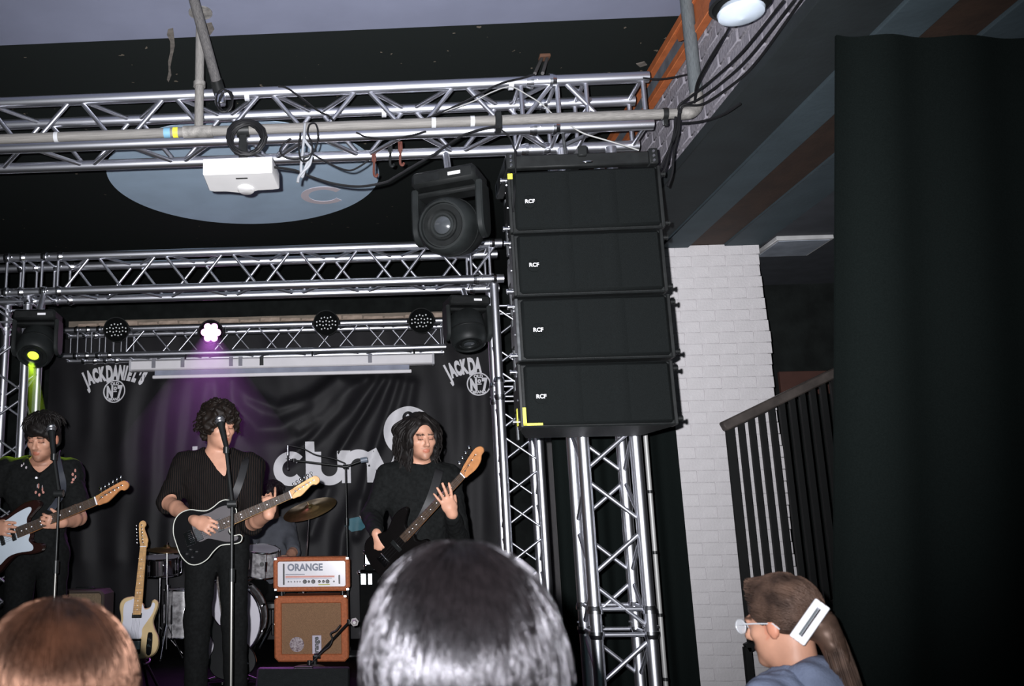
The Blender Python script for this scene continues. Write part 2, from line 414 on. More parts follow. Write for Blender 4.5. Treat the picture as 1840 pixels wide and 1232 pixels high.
drape('stage_drape', 'black stage drape hanging between the speaker tower and the white pier', ((1.13, 5.88), (1.905, 5.90)), ((1.13, 5.88), (1.915, 5.90)), 0.02, 3.3, 0.16, 0.028)
c = P(1498, 1232, 3.25)
z1 = 3.44; e0 = P(1498, 60, 3.25); e1 = c + (c - e0) * ((c.z - 0.02) / (e0.z - c.z))
drape('added_black_drape', 'heavy black drape added to fill the blank dark strip along the right edge', ((e0.x + .01, 3.25), (4.2, 3.5)), ((e1.x, 3.25), (4.2, 3.5)), 0.02, z1, 0.30, 0.02)  # added drape, fills the unexposed black strip at the frame edge

# ------------------------------------------------------------------ stair railing in front of the pier
RY = 5.55
RAILB = mat('railing_paint', (0.007, 0.0075, 0.0075), 0.55, spec=.2)
a = P(1301, 766, RY); c = P(1392, 722, RY); d = (c - a); d = d / d.x
t = thing('stair_railing', 'dark stair railing with a sloping handrail and thin uprights against the white pier', 'railing', (a.x, RY, 0))
e = a + d * 0.95
B = frame(a, d, Vector((0, 1, 0)))
L = (e - a).length
MB_ = MB(); MB_.M = B; MB_.box((-0.01, -0.03, -0.028), (L, 0.03, 0.03), 0.008); MB_.build('handrail', mat('handrail_wood', (0.055, 0.045, 0.04), 0.5, 0, 0.3, 12), t)
bal = MB().box((-0.0155, -0.012, 0), (0.0155, 0.012, 1), 0.0).mesh('baluster_bar', RAILB)  # bars widened to take in their cast shadows on the pier
bot = 0.95
n = 0; x = a.x + 0.03
while x < e.x - 0.03:
    zt = a.z + d.z * (x - a.x) - 0.02
    z0 = max(0.0, bot + d.z * (x - a.x))
    link('baluster', bal, t, Matrix.Translation((x, RY, z0)) @ Matrix.Diagonal((1.5 if n == 0 else 1, 1, zt - z0, 1)))
    x += 0.0625 if n else 0.068; n += 1
za = bot - 0.02
MB_ = MB(); MB_.M = frame(Vector((a.x, RY, bot)), d, Vector((0, 1, 0))); MB_.box((-0.01, -0.02, -0.03), (L, 0.02, 0.02), 0.004); MB_.build('bottom_rail', RAILB, t)
MB().box((a.x - 0.02, RY - 0.02, 0), (a.x + 0.02, RY + 0.02, bot), 0.003).build('newel_post', RAILB, t)
MB().box((e.x - 0.02, RY - 0.02, 0), (e.x + 0.02, RY + 0.02, e.z - .02), 0.003).build('end_post', RAILB, t)

# ================================================================== TRUSSES
def truss(name, label, A, B, up, side, s, bay, phase=0.0, r=0.0285, rb=0.0085, couplers=(), frames=(), cols=ALU, clip=None, group='aluminium trusses of the stage rig'):
    """box truss from A to B (centre line); up/side = section axes"""
    A = Vector(A); B = Vector(B); up = Vector(up); side = Vector(side); d = (B - A); Ln = d.length; d.normalize()
    t = thing(name, label, 'truss', A if A.z < B.z else B, group)
    h = s / 2; cor = {(i, j): up * (h * i) + side * (h * j) for i in (-1, 1) for j in (-1, 1)}
    ch = {}
    for k, c in cor.items(): ch[k] = rod('chord', A + c, B + c, r, cols, t)
    faces = [((1, -1), (-1, -1)), ((1, 1), (-1, 1)), ((1, -1), (1, 1)), ((-1, -1), (-1, 1))]
    g = 0.021
    for fi, (k0, k1) in enumerate(faces):
        ph = phase + (bay / 2 if fi in (1, 3) else 0)
        i0 = int(math.floor((0 - ph) / bay)) - 1
        for i in range(i0, i0 + int(Ln / bay) + 4):
            x = ph + i * bay
            for (p, q, ka, kb) in ((x + g, x + bay / 2 - g, k0, k1), (x + bay / 2 + g, x + bay - g, k1, k0)):
                if p < 0.03 or q > Ln - 0.03: continue
                if clip and any(lo < (p + q) / 2 < hi for lo, hi in clip): continue
                a = A + d * p + cor[ka]; b = A + d * q + cor[kb]; u = (b - a).normalized() * (r * 0.8)
                rod('brace', a + u, b - u, rb, ALUB, t)
    for cpos in couplers:
        for k, c in cor.items():
            p = A + d * cpos + c; mb = MB()
            mb.cyl(p - d * 0.055, p - d * 0.04, r * 1.3, n=16); mb.cyl(p - d * 0.04, p + d * 0.04, r * 0.86, n=16); mb.cyl(p + d * 0.04, p + d * 0.055, r * 1.3, n=16)
            mb.cyl(p - d * 0.075, p - d * 0.055, r * 1.06, r * 1.3, n=16); mb.cyl(p + d * 0.055, p + d * 0.075, r * 1.3, r * 1.06, n=16)
            q = side * (r * 1.25); mb.cyl(p - d * 0.02 - q, p - d * 0.02 + q, 0.006, n=8)
            mb.build('coupler', CHROME2, t)
    for fpos in frames:
        for (k0, k1) in faces:
            a = A + d * fpos + cor[k0]; b = A + d * fpos + cor[k1]
            rod('brace', a, b, rb, ALUB, t)
    return t
CHROME2 = mat('coupler_metal', (0.78, 0.79, 0.83), 0.24, 1.0, 0.05)
UPZ = Vector((0, 0, 1)); YY = Vector((0, 1, 0)); XX = Vector((1, 0, 0))
# front truss
FY = 4.3; FS = 0.256
zc = 3.84 - FS / 2
xn = P(305, 182, FY).x; xr = P(1165, 137, FY).x
truss('front_truss', 'large front aluminium box truss above the projector, nearest the camera', (-2.6, FY + FS / 2, zc), (xr, FY + FS / 2, zc), UPZ, YY, FS, 0.497, xn + 2.6 - 0.497 * 4,
      couplers=(P(972, 145, FY).x + 2.6,), frames=(P(935, 145, FY).x + 2.6, P(1000, 145, FY).x + 2.6, P(1052, 145, FY).x + 2.6, xr + 2.6 - 0.03), rb=0.0115)
# middle truss
MY = 5.83; MS = 0.243; zc2 = 3.48 - MS / 2
xl = -2.95; xr2 = P(905, 500, MY).x; xn = P(288, 458, MY).x
truss('middle_truss', 'aluminium box truss across the middle of the stage, ending behind the speaker stack', (xl, MY + MS / 2, zc2), (xr2, MY + MS / 2, zc2), UPZ, YY, MS, 0.4555, (xn - xl) % 0.4555,
      couplers=(P(28, 462, MY).x - xl, P(95, 458, MY).x - xl, P(868, 440, MY).x - xl), frames=(P(12, 490, MY).x - xl, P(42, 490, MY).x - xl, P(75, 490, MY).x - xl, P(104, 490, MY).x - xl, P(880, 470, MY).x - xl, P(846, 470, MY).x - xl),
      clip=((0, P(104, 490, MY).x - xl),), rb=0.0095)
# rear truss
RYY = 8.28; RS = 0.25; zc3 = 3.53 - RS / 2
xl = P(108, 600, RYY).x; xr3 = P(800, 600, RYY).x; xn = P(457, 585, RYY).x
truss('rear_truss', 'aluminium box truss at the back of the stage carrying the four round lamps', (xl, RYY + RS / 2, zc3), (xr3, RYY + RS / 2, zc3), UPZ, YY, RS, 0.503, (xn - xl) % 0.503,
      couplers=(P(148, 600, RYY).x - xl, P(160, 600, RYY).x - xl + .15), frames=(0.02, P(140, 600, RYY).x - xl, P(165, 600, RYY).x - xl, P(190, 600, RYY).x - xl, P(205, 600, RYY).x - xl, P(228, 600, RYY).x - xl, xr3 - xl - 0.02),
      clip=((0, P(228, 600, RYY).x - xl),), rb=0.008)
# towers
TY = 4.50; TS = 0.25
xa = P(1041, 765, TY).x + 0.012; xc = xa + TS / 2
truss('speaker_tower', 'upright aluminium truss tower under the hanging black speakers', (xc, TY + TS / 2, 0.0), (xc, TY + TS / 2, zc - FS / 2 - 0.03), YY, XX, TS, 0.49, P(1060, 900, TY).z % 0.49 - 0.12,
      couplers=(P(1083, 1118, TY).z,), frames=(P(1083, 1094, TY).z, P(1083, 1140, TY).z, 0.04, 2.95), rb=0.0105, clip=((P(1083, 1140, TY).z, P(1083, 1094, TY).z),))
TY2 = 5.85; xa = P(898, 700, TY2).x
truss('stage_tower', 'upright aluminium truss tower at the right edge of the printed banner', (xa + 0.115, TY2 + 0.125, STZ), (xa + 0.115, TY2 + 0.125, zc2 - MS / 2 - 0.02), YY, XX, 0.23, 0.42, 0.1,
      couplers=(1.85,), frames=(2.4, 1.8, 1.9, 0.03), rb=0.0075)
xa = P(40, 700, TY2).x
truss('side_tower', 'upright aluminium truss tower behind the guitarist at the left edge', (xa - 0.115, TY2 + 0.125, STZ), (xa - 0.115, TY2 + 0.125, zc2 - MS / 2 - 0.02), YY, XX, 0.24, 0.42, 0.2,
      couplers=(2.45,), frames=(2.52, 2.38, 0.03), rb=0.0075)

# ================================================================== SCAFFOLD PIPES
PYY = 4.12
t = thing('scaffold_pipe', 'long grey scaffold pipe with a yellow tape band running in front of the front truss', 'pipe', P(430, 238, PYY))
a = P(-120, 249, PYY); b = P(890, 222, PYY); z = (a.z + b.z) / 2; a.z = b.z = z
rod('pipe', a, b, 0.0245, GALV, t)
for px in (320, 370):
    pass
q = P(355, 238, PYY); MB().cyl((q.x - 0.07, PYY, z), (q.x + 0.075, PYY, z), 0.031, n=18).build('tee_fitting', GALV, t)
q = P(316, 240, PYY); MB().cyl((q.x - 0.012, PYY, z), (q.x + 0.012, PYY, z), 0.0262, n=18).build('tape_band', YELLOW, t)
q = P(301, 240, PYY); MB().cyl((q.x - 0.016, PYY, z), (q.x + 0.016, PYY, z), 0.0258, n=18).build('paint_band', mat('blue_paint_band', (0.16, 0.33, 0.45), 0.6), t)
for px in (102, 780, 850):
    q = P(px, 244, PYY); MB().cyl((q.x - 0.01, PYY, z), (q.x + 0.01, PYY, z), 0.0262, n=18).build('tape_wrap', WTAPE, t)
q = P(357, 238, PYY)
rod('hanger_tube', (q.x, PYY, z), (q.x, PYY, CEZ), 0.0225, GALV, t)
q2 = P(355, 152, PYY); MB().cyl((q.x, PYY, q2.z - 0.012), (q.x, PYY, q2.z + 0.012), 0.030, n=18).build('collar', GALV, t)
MB().cyl((q.x, PYY, CEZ - 0.008), (q.x, PYY, CEZ), 0.06, n=20).build('ceiling_flange', GALV, t)
t = thing('scaffold_pipe_end', 'grey scaffold pipe with an elbow joint above the black speakers', 'pipe', P(1080, 215, PYY))
a2 = P(902, 222, PYY); b2 = P(1222, 210, PYY); a2.z = b2.z = z
rod('pipe', a2, b2, 0.0245, GALV, t)
el = catmull([(b2.x - 0.01, PYY, z), (b2.x + 0.05, PYY, z + 0.003), (b2.x + 0.085, PYY + 0.01, z + 0.04), (b2.x + 0.09, PYY + 0.01, z + 0.10)], 6)
MB().tube(el, 0.031, 14).build('elbow', GALV, t)
q = Vector(el[-1]); rod('upright_pipe', q - Vector((0, 0, 0.01)), (q.x, q.y, CEZ), 0.030, mat('dull_blue_pipe', (0.13, 0.145, 0.15), 0.7, 0, 0.0, 20, 0.3, col2=(0.07, 0.08, 0.085)), t)
MB().cyl((q.x, q.y, CEZ - 0.008), (q.x, q.y, CEZ), 0.06, n=20).build('ceiling_flange', GALV, t)
q = P(1195, 208, PYY); MB().cyl((q.x - .012, PYY, z), (q.x + .012, PYY, z), 0.029, n=16).build('clamp', BLKM, t)
MB().box((q.x - .012, PYY - .01, z - .06), (q.x + .01, PYY + .01, z - .026), .003).build('clamp_bolt', BLKM, t)
q = P(896, 222, PYY); MB().box((q.x - 0.018, PYY - 0.035, z - 0.055), (q.x + 0.012, PYY + 0.035, z + 0.03), 0.004).build('coupler_clamp', BLKM, t)
# dark strut leaning from the ceiling to the truss
t = thing('ceiling_strut', 'dark weathered steel strut slanting from the ceiling down to the front truss', 'strut', P(365, 80, 4.0))
s0 = P(332, -60, 3.72); s1 = P(394, 165, 4.14)
RUST = mat('weathered_steel', (0.17, 0.16, 0.155), 0.75, 0.1, 0.0, 40, 0.4, col2=(0.022, 0.023, 0.026))
rod('tube', s0, s1, 0.0245, RUST, t)
dd = (s1 - s0).normalized()
MB().cyl(s1 - dd * 0.06, s1 + dd * 0.01, 0.030, n=16).build('end_cap', BLKM, t)
MB().box(s1 + Vector((-0.02, -0.02, -0.07)), s1 + Vector((0.03, 0.025, 0.0)), 0.005).build('clamp', CHROME2, t)
MB().box((s0.x - .06, s0.y - .06, CEZ - .012), (s0.x + .06, s0.y + .06, CEZ), .003).build('ceiling_plate', BLKM, t)
if s0.z < CEZ: rod('top_tube', s0, (s0.x - .02, s0.y - .03, CEZ - .002), 0.0245, RUST, t)
# rusty bracket on the black ceiling
q0 = PZ(978, 100, CEZ); q1 = P(968, 132, 4.40)
t = thing('ceiling_bracket', 'rusty dark bracket reaching from the black ceiling down to the truss', 'bracket', q1)
MB().box((q0.x - 0.03, q0.y - 0.03, CEZ - 0.02), (q0.x + 0.03, q0.y + 0.03, CEZ), 0.004).build('plate', mat('rusty_plate', (0.10, 0.045, 0.025), 0.8), t)
rod('strap', q0 + Vector((-.015, 0, -.015)), q1 + Vector((-.02, 0, 0)), 0.009, RUST, t); rod('strap', q0 + Vector((.015, 0, -.015)), q1 + Vector((.02, 0, 0)), 0.009, RUST, t)
# thin conduit beside the tower
a = P(1160, 768, 4.85); b = P(1194, 1215, 4.85)
t = thing('conduit_pole', 'thin grey pole standing beside the speaker tower with a loose cable', 'pole', (b.x, 4.85, 0))
rod('pole', (a.x, 4.85, 3.4), (b.x, 4.85, 0.0), 0.012, mat('grey_pole', (0.34, 0.34, 0.33), 0.5, 0.3), t)
for k in range(6):
    p = Vector((a.x, 4.85, 3.4)).lerp(Vector((b.x, 4.85, 0)), 0.38 + 0.09 * k); MB().cyl(p - Vector((0, 0, .008)), p + Vector((0, 0, .008)), 0.0145, n=10).build('cable_tie', BLKM, t)

# ================================================================== LINE ARRAY
GRILLE = mat('speaker_grille', (0.0052, 0.0066, 0.0066), 0.75, 0, 0.15, 200, 0.5, 0.12, bscale=500)
CABN = mat('speaker_cabinet', (0.0062, 0.0075, 0.0076), 0.6, 0, 0.2, 40, 0.2, 0.25)
SIDEM = mat('rigging_steel', (0.10, 0.105, 0.11), 0.35, 0.6, 0.2, 40)
PY_ = 3.98
mods = [((918, 299), (1190, 410)), ((925, 413), (1195, 525)), ((932, 529), (1208, 643)), ((937, 648), (1213, 764))]
names = ('topmost', 'second from the top', 'third from the top', 'lowest')
MODZ = []
for i, ((x0, y0), (x1, y1)) in enumerate(mods):
    A0 = P(x0, (y0 + y1) / 2, PY_); B0 = P(x1, (y0 + y1) / 2, PY_); xm = (A0.x + B0.x) / 2; wd = B0.x - A0.x
    zt = P((x0 + x1) / 2, y0, PY_).z; zb = P((x0 + x1) / 2, y1, PY_).z; zm = (zt + zb) / 2; hh = (zt - zb) / 2
    tilt = radians((0.3, 0.6, 1.0, 1.5)[i])
    t = thing('line_array_speaker', 'black line array speaker%s, %s of the hanging four' % (('', '', '', ' marked with a yellow tape corner')[i], names[i]), 'speaker', (xm, PY_ + 0.2, zb), 'line array speakers')
    M = Matrix.Translation((xm, PY_, zm)) @ Matrix.Rotation(radians(-1.2), 4, 'Z') @ Matrix.Rotation(-tilt, 4, 'X')
    W2 = wd / 2; D = 0.40
    pl = [(-W2, 0.03), (W2, 0.03), (W2, 0.12), (W2 - 0.06, D), (-W2 + 0.06, D), (-W2, 0.12)]
    mb = MB(); mb.prism(pl, -hh, hh, M, bev=0.006); mb.build('cabinet', CABN, t)
    mb = MB(); mb.M = M; mb.box((-W2 + 0.018, 0.004, -hh + 0.008), (W2 - 0.012, 0.034, hh - 0.008), 0.012)
    gr = mb.build('grille', GRILLE, t)
    # two bulges of the horns behind the grille
    for sx in (-0.1, 0.1):
        mb = MB(); mb.add(*(lambda v, f: ([M @ Vector((sx * wd / .65 + p[0] * .035, 0.004 - max(0, 0.006 * (1 - (p[0]) ** 2)), p[1] * (hh - .02))) for p in v], f))(
            [(a_ / 4 - 1, b_ * 2 - 1) for b_ in (0, 1) for a_ in range(9)], [(k, k + 1, k + 10, k + 9) for k in range(8)]))
        mb.build('horn_ridge', GRILLE, t, 60)
    bc = M @ Vector((-W2 + 0.085, -0.001, 0.002)); mb = MB(); Mb = M @ Matrix.Translation((-W2 + 0.085, 0.004, -0.01)) @ Matrix.Rotation(radians(90), 4, 'X')
    mb.lathe([(0.031, -0.002), (0.031, 0.004), (0.028, 0.006), (0.0, 0.006)], 24, Mb); bd = mb.build('badge', GRILLE, t)
    v, f = textmesh('RCF', 0.025, 0.0005); mb = MB(); mb.M = Mb @ Matrix.Translation((0, -0.008, 0.0075)); mb.add(v, f); mb.build('badge_lettering', PRINT, bd)
    for sx in (-1, 1):                      # rigging side rails
        mb = MB(); mb.M = M; x = sx * (W2 + 0.008)
        mb.box((min(x, x - sx * .016), 0.02, -hh), (max(x, x - sx * .016), 0.11, hh), 0.003)
        mb.build('rigging_rail', SIDEM if (sx < 0 and i == 2) else BLKM, t)  # third speaker's left rail gets brighter steel for its lit edge
        for zz in (-hh + 0.03, hh - 0.03):
            mb = MB(); mb.M = M; mb.cyl((x, 0.055, zz), (x + sx * 0.022, 0.055, zz), 0.009, n=10); mb.cyl((x + sx * .022, 0.055, zz), (x + sx * 0.028, 0.055, zz), 0.013, n=10)
            mb.build('rigging_pin', BLKM if sx > 0 else CHROME2, t)
    for yy in (.06, .16, .27):             # bolts and links down the left side
        for zz in (-hh * .72, -hh * .1, hh * .66):
            xx = -W2 - .001 + max(0, yy - .12) * .214
            mb = MB(); mb.M = M; mb.cyl((xx + .004, yy, zz), (xx - .010, yy, zz), .006, n=8); mb.build('side_bolt', CHROME2, t)
    mb = MB(); mb.M = M; mb.box((-W2 + .012, .30, -hh - .02), (-W2 + .022, .335, hh * .8), .002); mb.build('rear_link', SIDEM, t)
    mb = MB(); mb.M = M; mb.box((-W2 - .004, .135, -hh * .35), (-W2 + .02, .235, hh * .35), .004); mb.build('side_handle', BLKP, t)
    if i == 3:
        mb = MB(); mb.M = M; mb.box((-W2 + .002, 0.0015, -hh + 0.006), (-W2 + 0.016, 0.0035, -hh + 0.085)); mb.box((-W2 + .002, 0.0015, -hh + 0.006), (-W2 + 0.085, 0.0035, -hh + 0.016)); mb.build('yellow_tape', YELLOW, t)
        mb = MB(); mb.M = M; mb.box((-W2 - .019, 0.03, -hh + 0.01), (-W2 - 0.0165, 0.06, -hh + .085)); mb.build('yellow_tape', YELLOW, t)
    if i == 0: top0 = (xm, zt, W2)
    MODZ.append((xm, zm, hh, W2))
xm, zt, W2 = top0
t = thing('flying_frame', 'black steel flying frame on top of the hanging speakers', 'frame', (xm, PY_ + 0.2, zt))
MB().box((xm - W2 - .01, PY_ + .02, zt + .012), (xm + W2, PY_ + .06, zt + .075), .006).build('front_bar', BLKM, t)
MB().box((xm - W2 - .01, PY_ + .33, zt + .012), (xm + W2, PY_ + .37, zt + .075), .006).build('rear_bar', BLKM, t)
for sx in (-1, 1):
    x = xm + sx * (W2 - .015) - .005; MB().box((x - .02, PY_ + .0, zt + .004), (x + .02, PY_ + .40, zt + .08), .004).build('side_plate', BLKM, t)
    for k in range(3): MB().cyl((x + sx * .0, PY_ - .004, zt + .02 + .022 * k), (x, PY_ + .004, zt + .02 + .022 * k), .006, n=8).build('bolt', CHROME2, t)
MB().box((xm - .02, PY_ + .0, zt + .055), (xm + .02, PY_ + .40, zt + .105), .004).build('pick_up_bar', BLKM, t)
MB().sphere((xm + .02, PY_ - 0.002, zt + .022), .012, 10, sc=(2.0, .4, .5)).build('shackle', CHROME, t)
MB().cyl((xm, PY_ + .42 - .1, zt + .1), (xm, FY + .05, zc - FS / 2), .008).build('sling', SIDEM, t)
a = P(917, 315, PY_ - .01); o = tag(MB().box((a.x - .011, PY_ + .001, a.z - .013), (a.x + .011, PY_ + .003, a.z + .013)).build('tape_square', YELLOW), 'small yellow tape square at the upper left of the hanging speakers', 'tape')

# ================================================================== PROJECTOR
pz1 = P(426, 283, 4.02).z; pz0 = P(426, 312, 4.02).z; yf = PZ(430, 343, pz0).y
a = P(365, 300, 4.02); b = P(489, 300, 4.02); yf = min(yf, 4.40)
t = thing('projector', 'white video projector hanging upside down from the pipe below the cable coil', 'projector', ((a.x + b.x) / 2, 4.2, pz0))
pl = [(a.x, 4.02), (b.x, 4.02), (b.x + 0.012, yf - .012), (b.x - .02, yf), ((a.x + b.x) / 2 + .07, yf + .003), ((a.x + b.x) / 2 + .02, yf + .03), ((a.x + b.x) / 2 - .02, yf + .03), ((a.x + b.x) / 2 - .09, yf + .004), (a.x + .015, yf), (a.x - .008, yf - .02)]
MB().prism(pl, pz0, pz1, bev=0.004).build('housing', WHITEP, t)
xm_ = (a.x + b.x) / 2 + .012
MB().lathe([(0.0, -.010), (0.035, -.010), (0.042, -.004), (0.042, 0.002)], 24, Matrix.Translation((xm_, yf - .02, pz0)) @ Matrix.Diagonal((1, 1.5, 1, 1))).build('lens_housing', WHITEP, t)
MB().box((xm_ - .028, yf - .17, pz0 - .003), (xm_ + .028, yf - .16, pz0 + .001)).build('slot', BLKP, t)
for k in range(5): MB().box((a.x + .03 + k * .012, 4.0185, pz0 + .02), (a.x + .036 + k * .012, 4.021, pz1 - .02)).build('vent', mat('vent_grey', (.45, .45, .46), .6), t) if False else None
q = P(437, 240, PYY)
MB().box((q.x - .02, PYY - .015, pz1), (q.x + .02, PYY + .025, z + .03), .003).build('mount_post', BLKM, t)
MB().box((q.x - .08, PYY - .06, pz1 - .002), (q.x + .08, PYY + .12, pz1 + .012), .003).build('mount_plate', BLKM, t)
MB().cyl((q.x - .03, PYY, z), (q.x + .03, PYY, z), .036, n=16).build('pipe_clamp', BLKM, t)

# ------------------------------------------------------------------ cables round the projector
def coil(name, label, c, R, n, r, wob, m=RUBBER, sc=(1, 1)):
    pts = []
    for k in range(n * 14 + 1):
        a = 2 * pi * k / 14; rr = R * (1 + 0.09 * sin(k * .37) + .05 * sin(k * 1.1))
        pts.append((c.x + cos(a) * rr * sc[0] + .006 * sin(k * .21), c.y + wob * sin(k * .23), c.z + sin(a) * rr * sc[1]))
    return tag(MB().tube(pts, r, 6).build(name, m), label, 'cable coil')
coil('cable_coil', 'thick coil of black cable hung over the pipe above the projector', P(443, 248, 4.06), 0.083, 9, 0.0062, 0.020)
coil('cable_loop', 'loose black cable loop hanging beside the slanting strut', P(405, 182, 4.10), 0.045, 2, 0.005, 0.012, sc=(.8, 1.25))
GREYC = mat('grey_cable', (0.30, 0.31, 0.33), 0.5)
CY = 4.03
cable('grey_cable', [P(x, y, CY) for x, y in ((548, 222), (545, 260), (541, 300), (543, 318), (549, 300), (556, 285), (560, 270), (552, 258), (545, 248))], .0065, 'pale grey cable loop dangling right of the projector', GREYC)
cable('plug_lead', [P(x, y, CY - .01) for x, y in ((560, 280), (556, 296), (545, 308), (537, 318), (535, 328))], .007, 'short grey lead with a plug hanging below the pale loop', GREYC)
cable('black_cable', [P(x, y, CY - .015) for x, y in ((540, 238), (537, 262), (540, 285), (548, 290), (558, 282), (561, 262), (553, 240), (556, 224), (566, 222), (571, 235), (570, 258), (562, 276))], .0042, 'black cable wound in loops right of the projector')
cable('cream_cable', [P(x, y, CY - .005) for x, y in ((522, 248), (510, 258), (503, 270), (510, 281), (530, 284), (552, 280), (562, 274))], .0045, 'thin black cable curling beside the projector')
cable('slack_cable', [P(x, y, CY) for x, y in ((562, 277), (585, 290), (610, 302), (630, 306), (648, 298), (662, 288))], .0045, 'black cable sagging below the front truss')
cable('long_cable', [P(x, y, 4.08) for x, y in ((490, 300), (530, 306), (560, 318), (600, 330), (645, 335), (690, 328), (710, 318), (740, 300), (780, 277), (820, 250), (845, 238), (880, 229), (896, 228))], .0062, 'long black cable swooping from the projector up to the pipe')
cable('pipe_cable', [P(x, y, 4.07) for x, y in ((640, 238), (660, 246), (700, 250), (735, 244), (765, 236))], .0045, 'black cable drooping along the grey pipe')
cable('truss_cable', [P(x, y, 4.24) for x, y in ((500, 155), (515, 158), (540, 175), (570, 198), (590, 208), (600, 218))], .0055, 'black cable falling from the top of the front truss')
cable('white_cable', [P(x, y, 4.2) for x, y in ((700, 222), (760, 214), (800, 200), (850, 182), (885, 165), (918, 156), (950, 172), (975, 188), (992, 204))], .0032, 'thin white cable draped along the front truss', mat('white_cable_skin', (.33, .33, .32), .5))
cable('fallen_cable', [P(x, y, 4.2) for x, y in ((760, 216), (820, 190), (865, 168), (900, 150), (940, 140), (960, 134))], .0055, 'dark cable running up to the taped joint of the front truss')
cable('frame_lead', [P(x, y, 4.03) for x, y in ((1025, 226), (1050, 240), (1090, 252), (1130, 264), (1148, 270))], .0035, 'thin pale lead above the flying frame', MATS['white_cable_skin'])
cable('speaker_lead', [P(x, y, 4.0) for x, y in ((900, 232), (915, 246), (922, 262), (926, 280), (926, 330), (922, 380))], .004, 'thin black lead running down the left side of the speakers')
for k, (ofs, top) in enumerate(((-4, (1408, 2)), (7, (1428, 0)), (18, (1446, -8)), (-6, (1310, 50)), (-10, (1300, 66)))):
    if k < 3: pts = [(top[0], top[1], 3.1), (1340 + ofs, 95 + ofs, 3.5), (1290 + ofs, 142 + ofs * .9, 3.8), (1245 + ofs, 176 + ofs * .6, 4.0), (1222 + ofs * .4, 190, 4.06), (1222, 204, 4.07)]
    else: pts = [(top[0], top[1], 3.5), (1282 + ofs, 110, 3.7), (1262 + ofs, 150, 3.95), (1248, 185, 4.06)]
    cable('hanging_cable', [P(*p) for p in pts], .006 if k < 3 else .0045, ('thick black cable swung from the ceiling to the elbow pipe, upper strand', 'thick black cable swung from the ceiling to the elbow pipe, middle strand', 'thick black cable swung from the ceiling to the elbow pipe, lower strand', 'thin black cable below the pendant lamp, right strand', 'thin black cable below the pendant lamp, left strand')[k], group='cables at the brick bulkhead')
for k, pts in enumerate((((1220, 200), (1216, 235), (1205, 262), (1192, 290), (1183, 310)), ((1222, 205), (1219, 240), (1211, 272), (1208, 310), (1200, 335)), ((1214, 210), (1211, 240), (1203, 270), (1196, 300), (1186, 318)))):
    cable('drop_cable', [P(x, y, 4.08) for x, y in pts], .006, ('thick black cable dropping from the elbow pipe, left strand', 'thick black cable dropping from the elbow pipe, right strand', 'thick black cable dropping from the elbow pipe, middle strand')[k], group='cables at the brick bulkhead')
cable('bulkhead_cable', [P(x, y, Y) for x, y, Y in ((1222, 222, 4.1), (1262, 218, 3.95), (1300, 205, 3.8), (1330, 186, 3.7))], .006, 'black cable curving from the elbow pipe across the grey bricks')
cable('beam_cable', [P(x, y, 4.25) for x, y in ((1155, 140), (1185, 142), (1215, 138), (1238, 133))], .0045, 'thin black cable from the truss end to the upright pipe')
# tape and hooks on the trusses
for (px, py, YY_, lb) in ((443, 168, FY - .026, 'strip of grey tape round the upper chord of the front truss'), (690, 198, FY + .23, 'strip of grey tape on the rear chord of the front truss'), (919, 148, FY - .027, 'white tape holding cables at the right of the front truss')):
    q = P(px, py, YY_); tag(MB().cyl((q.x - .012, YY_ + .026, q.z), (q.x + .012, YY_ + .026, q.z), .0265, n=16).build('tape_strip', WTAPE), lb, 'tape')
for (px, y0, y1, lb, mm) in ((672, 288, 318, 'rusty hook hanging from the front truss above the pale disc', 'r'), (719, 268, 298, 'rusty hook hanging under the front truss left of the moving lamp', 'r'), (701, 270, 300, 'black hook hanging under the front truss', 'b')):
    a = P(px, y0, FY + .25); b = P(px, y1, FY + .25)
    t = thing('truss_hook', lb, 'hook', b, 'hooks on the front truss')
    mmm = mat('rust_red', (.10, .028, .018), .7) if mm == 'r' else BLKM
    MB().tube(catmull([a + Vector((0, .02, .03)), a + Vector((0, -.03, .02)), a + Vector((0, -.028, -.02)), b + Vector((0, -.02, .01)), b + Vector((.012, -.02, -.005)), b + Vector((.02, -.02, .008))], 5), .007, 7).build('hook', mmm, t)
    MB().box(a + Vector((-.012, -.034, -.02)), a + Vector((.012, -.022, .03)), .002).build('plate', mmm, t)

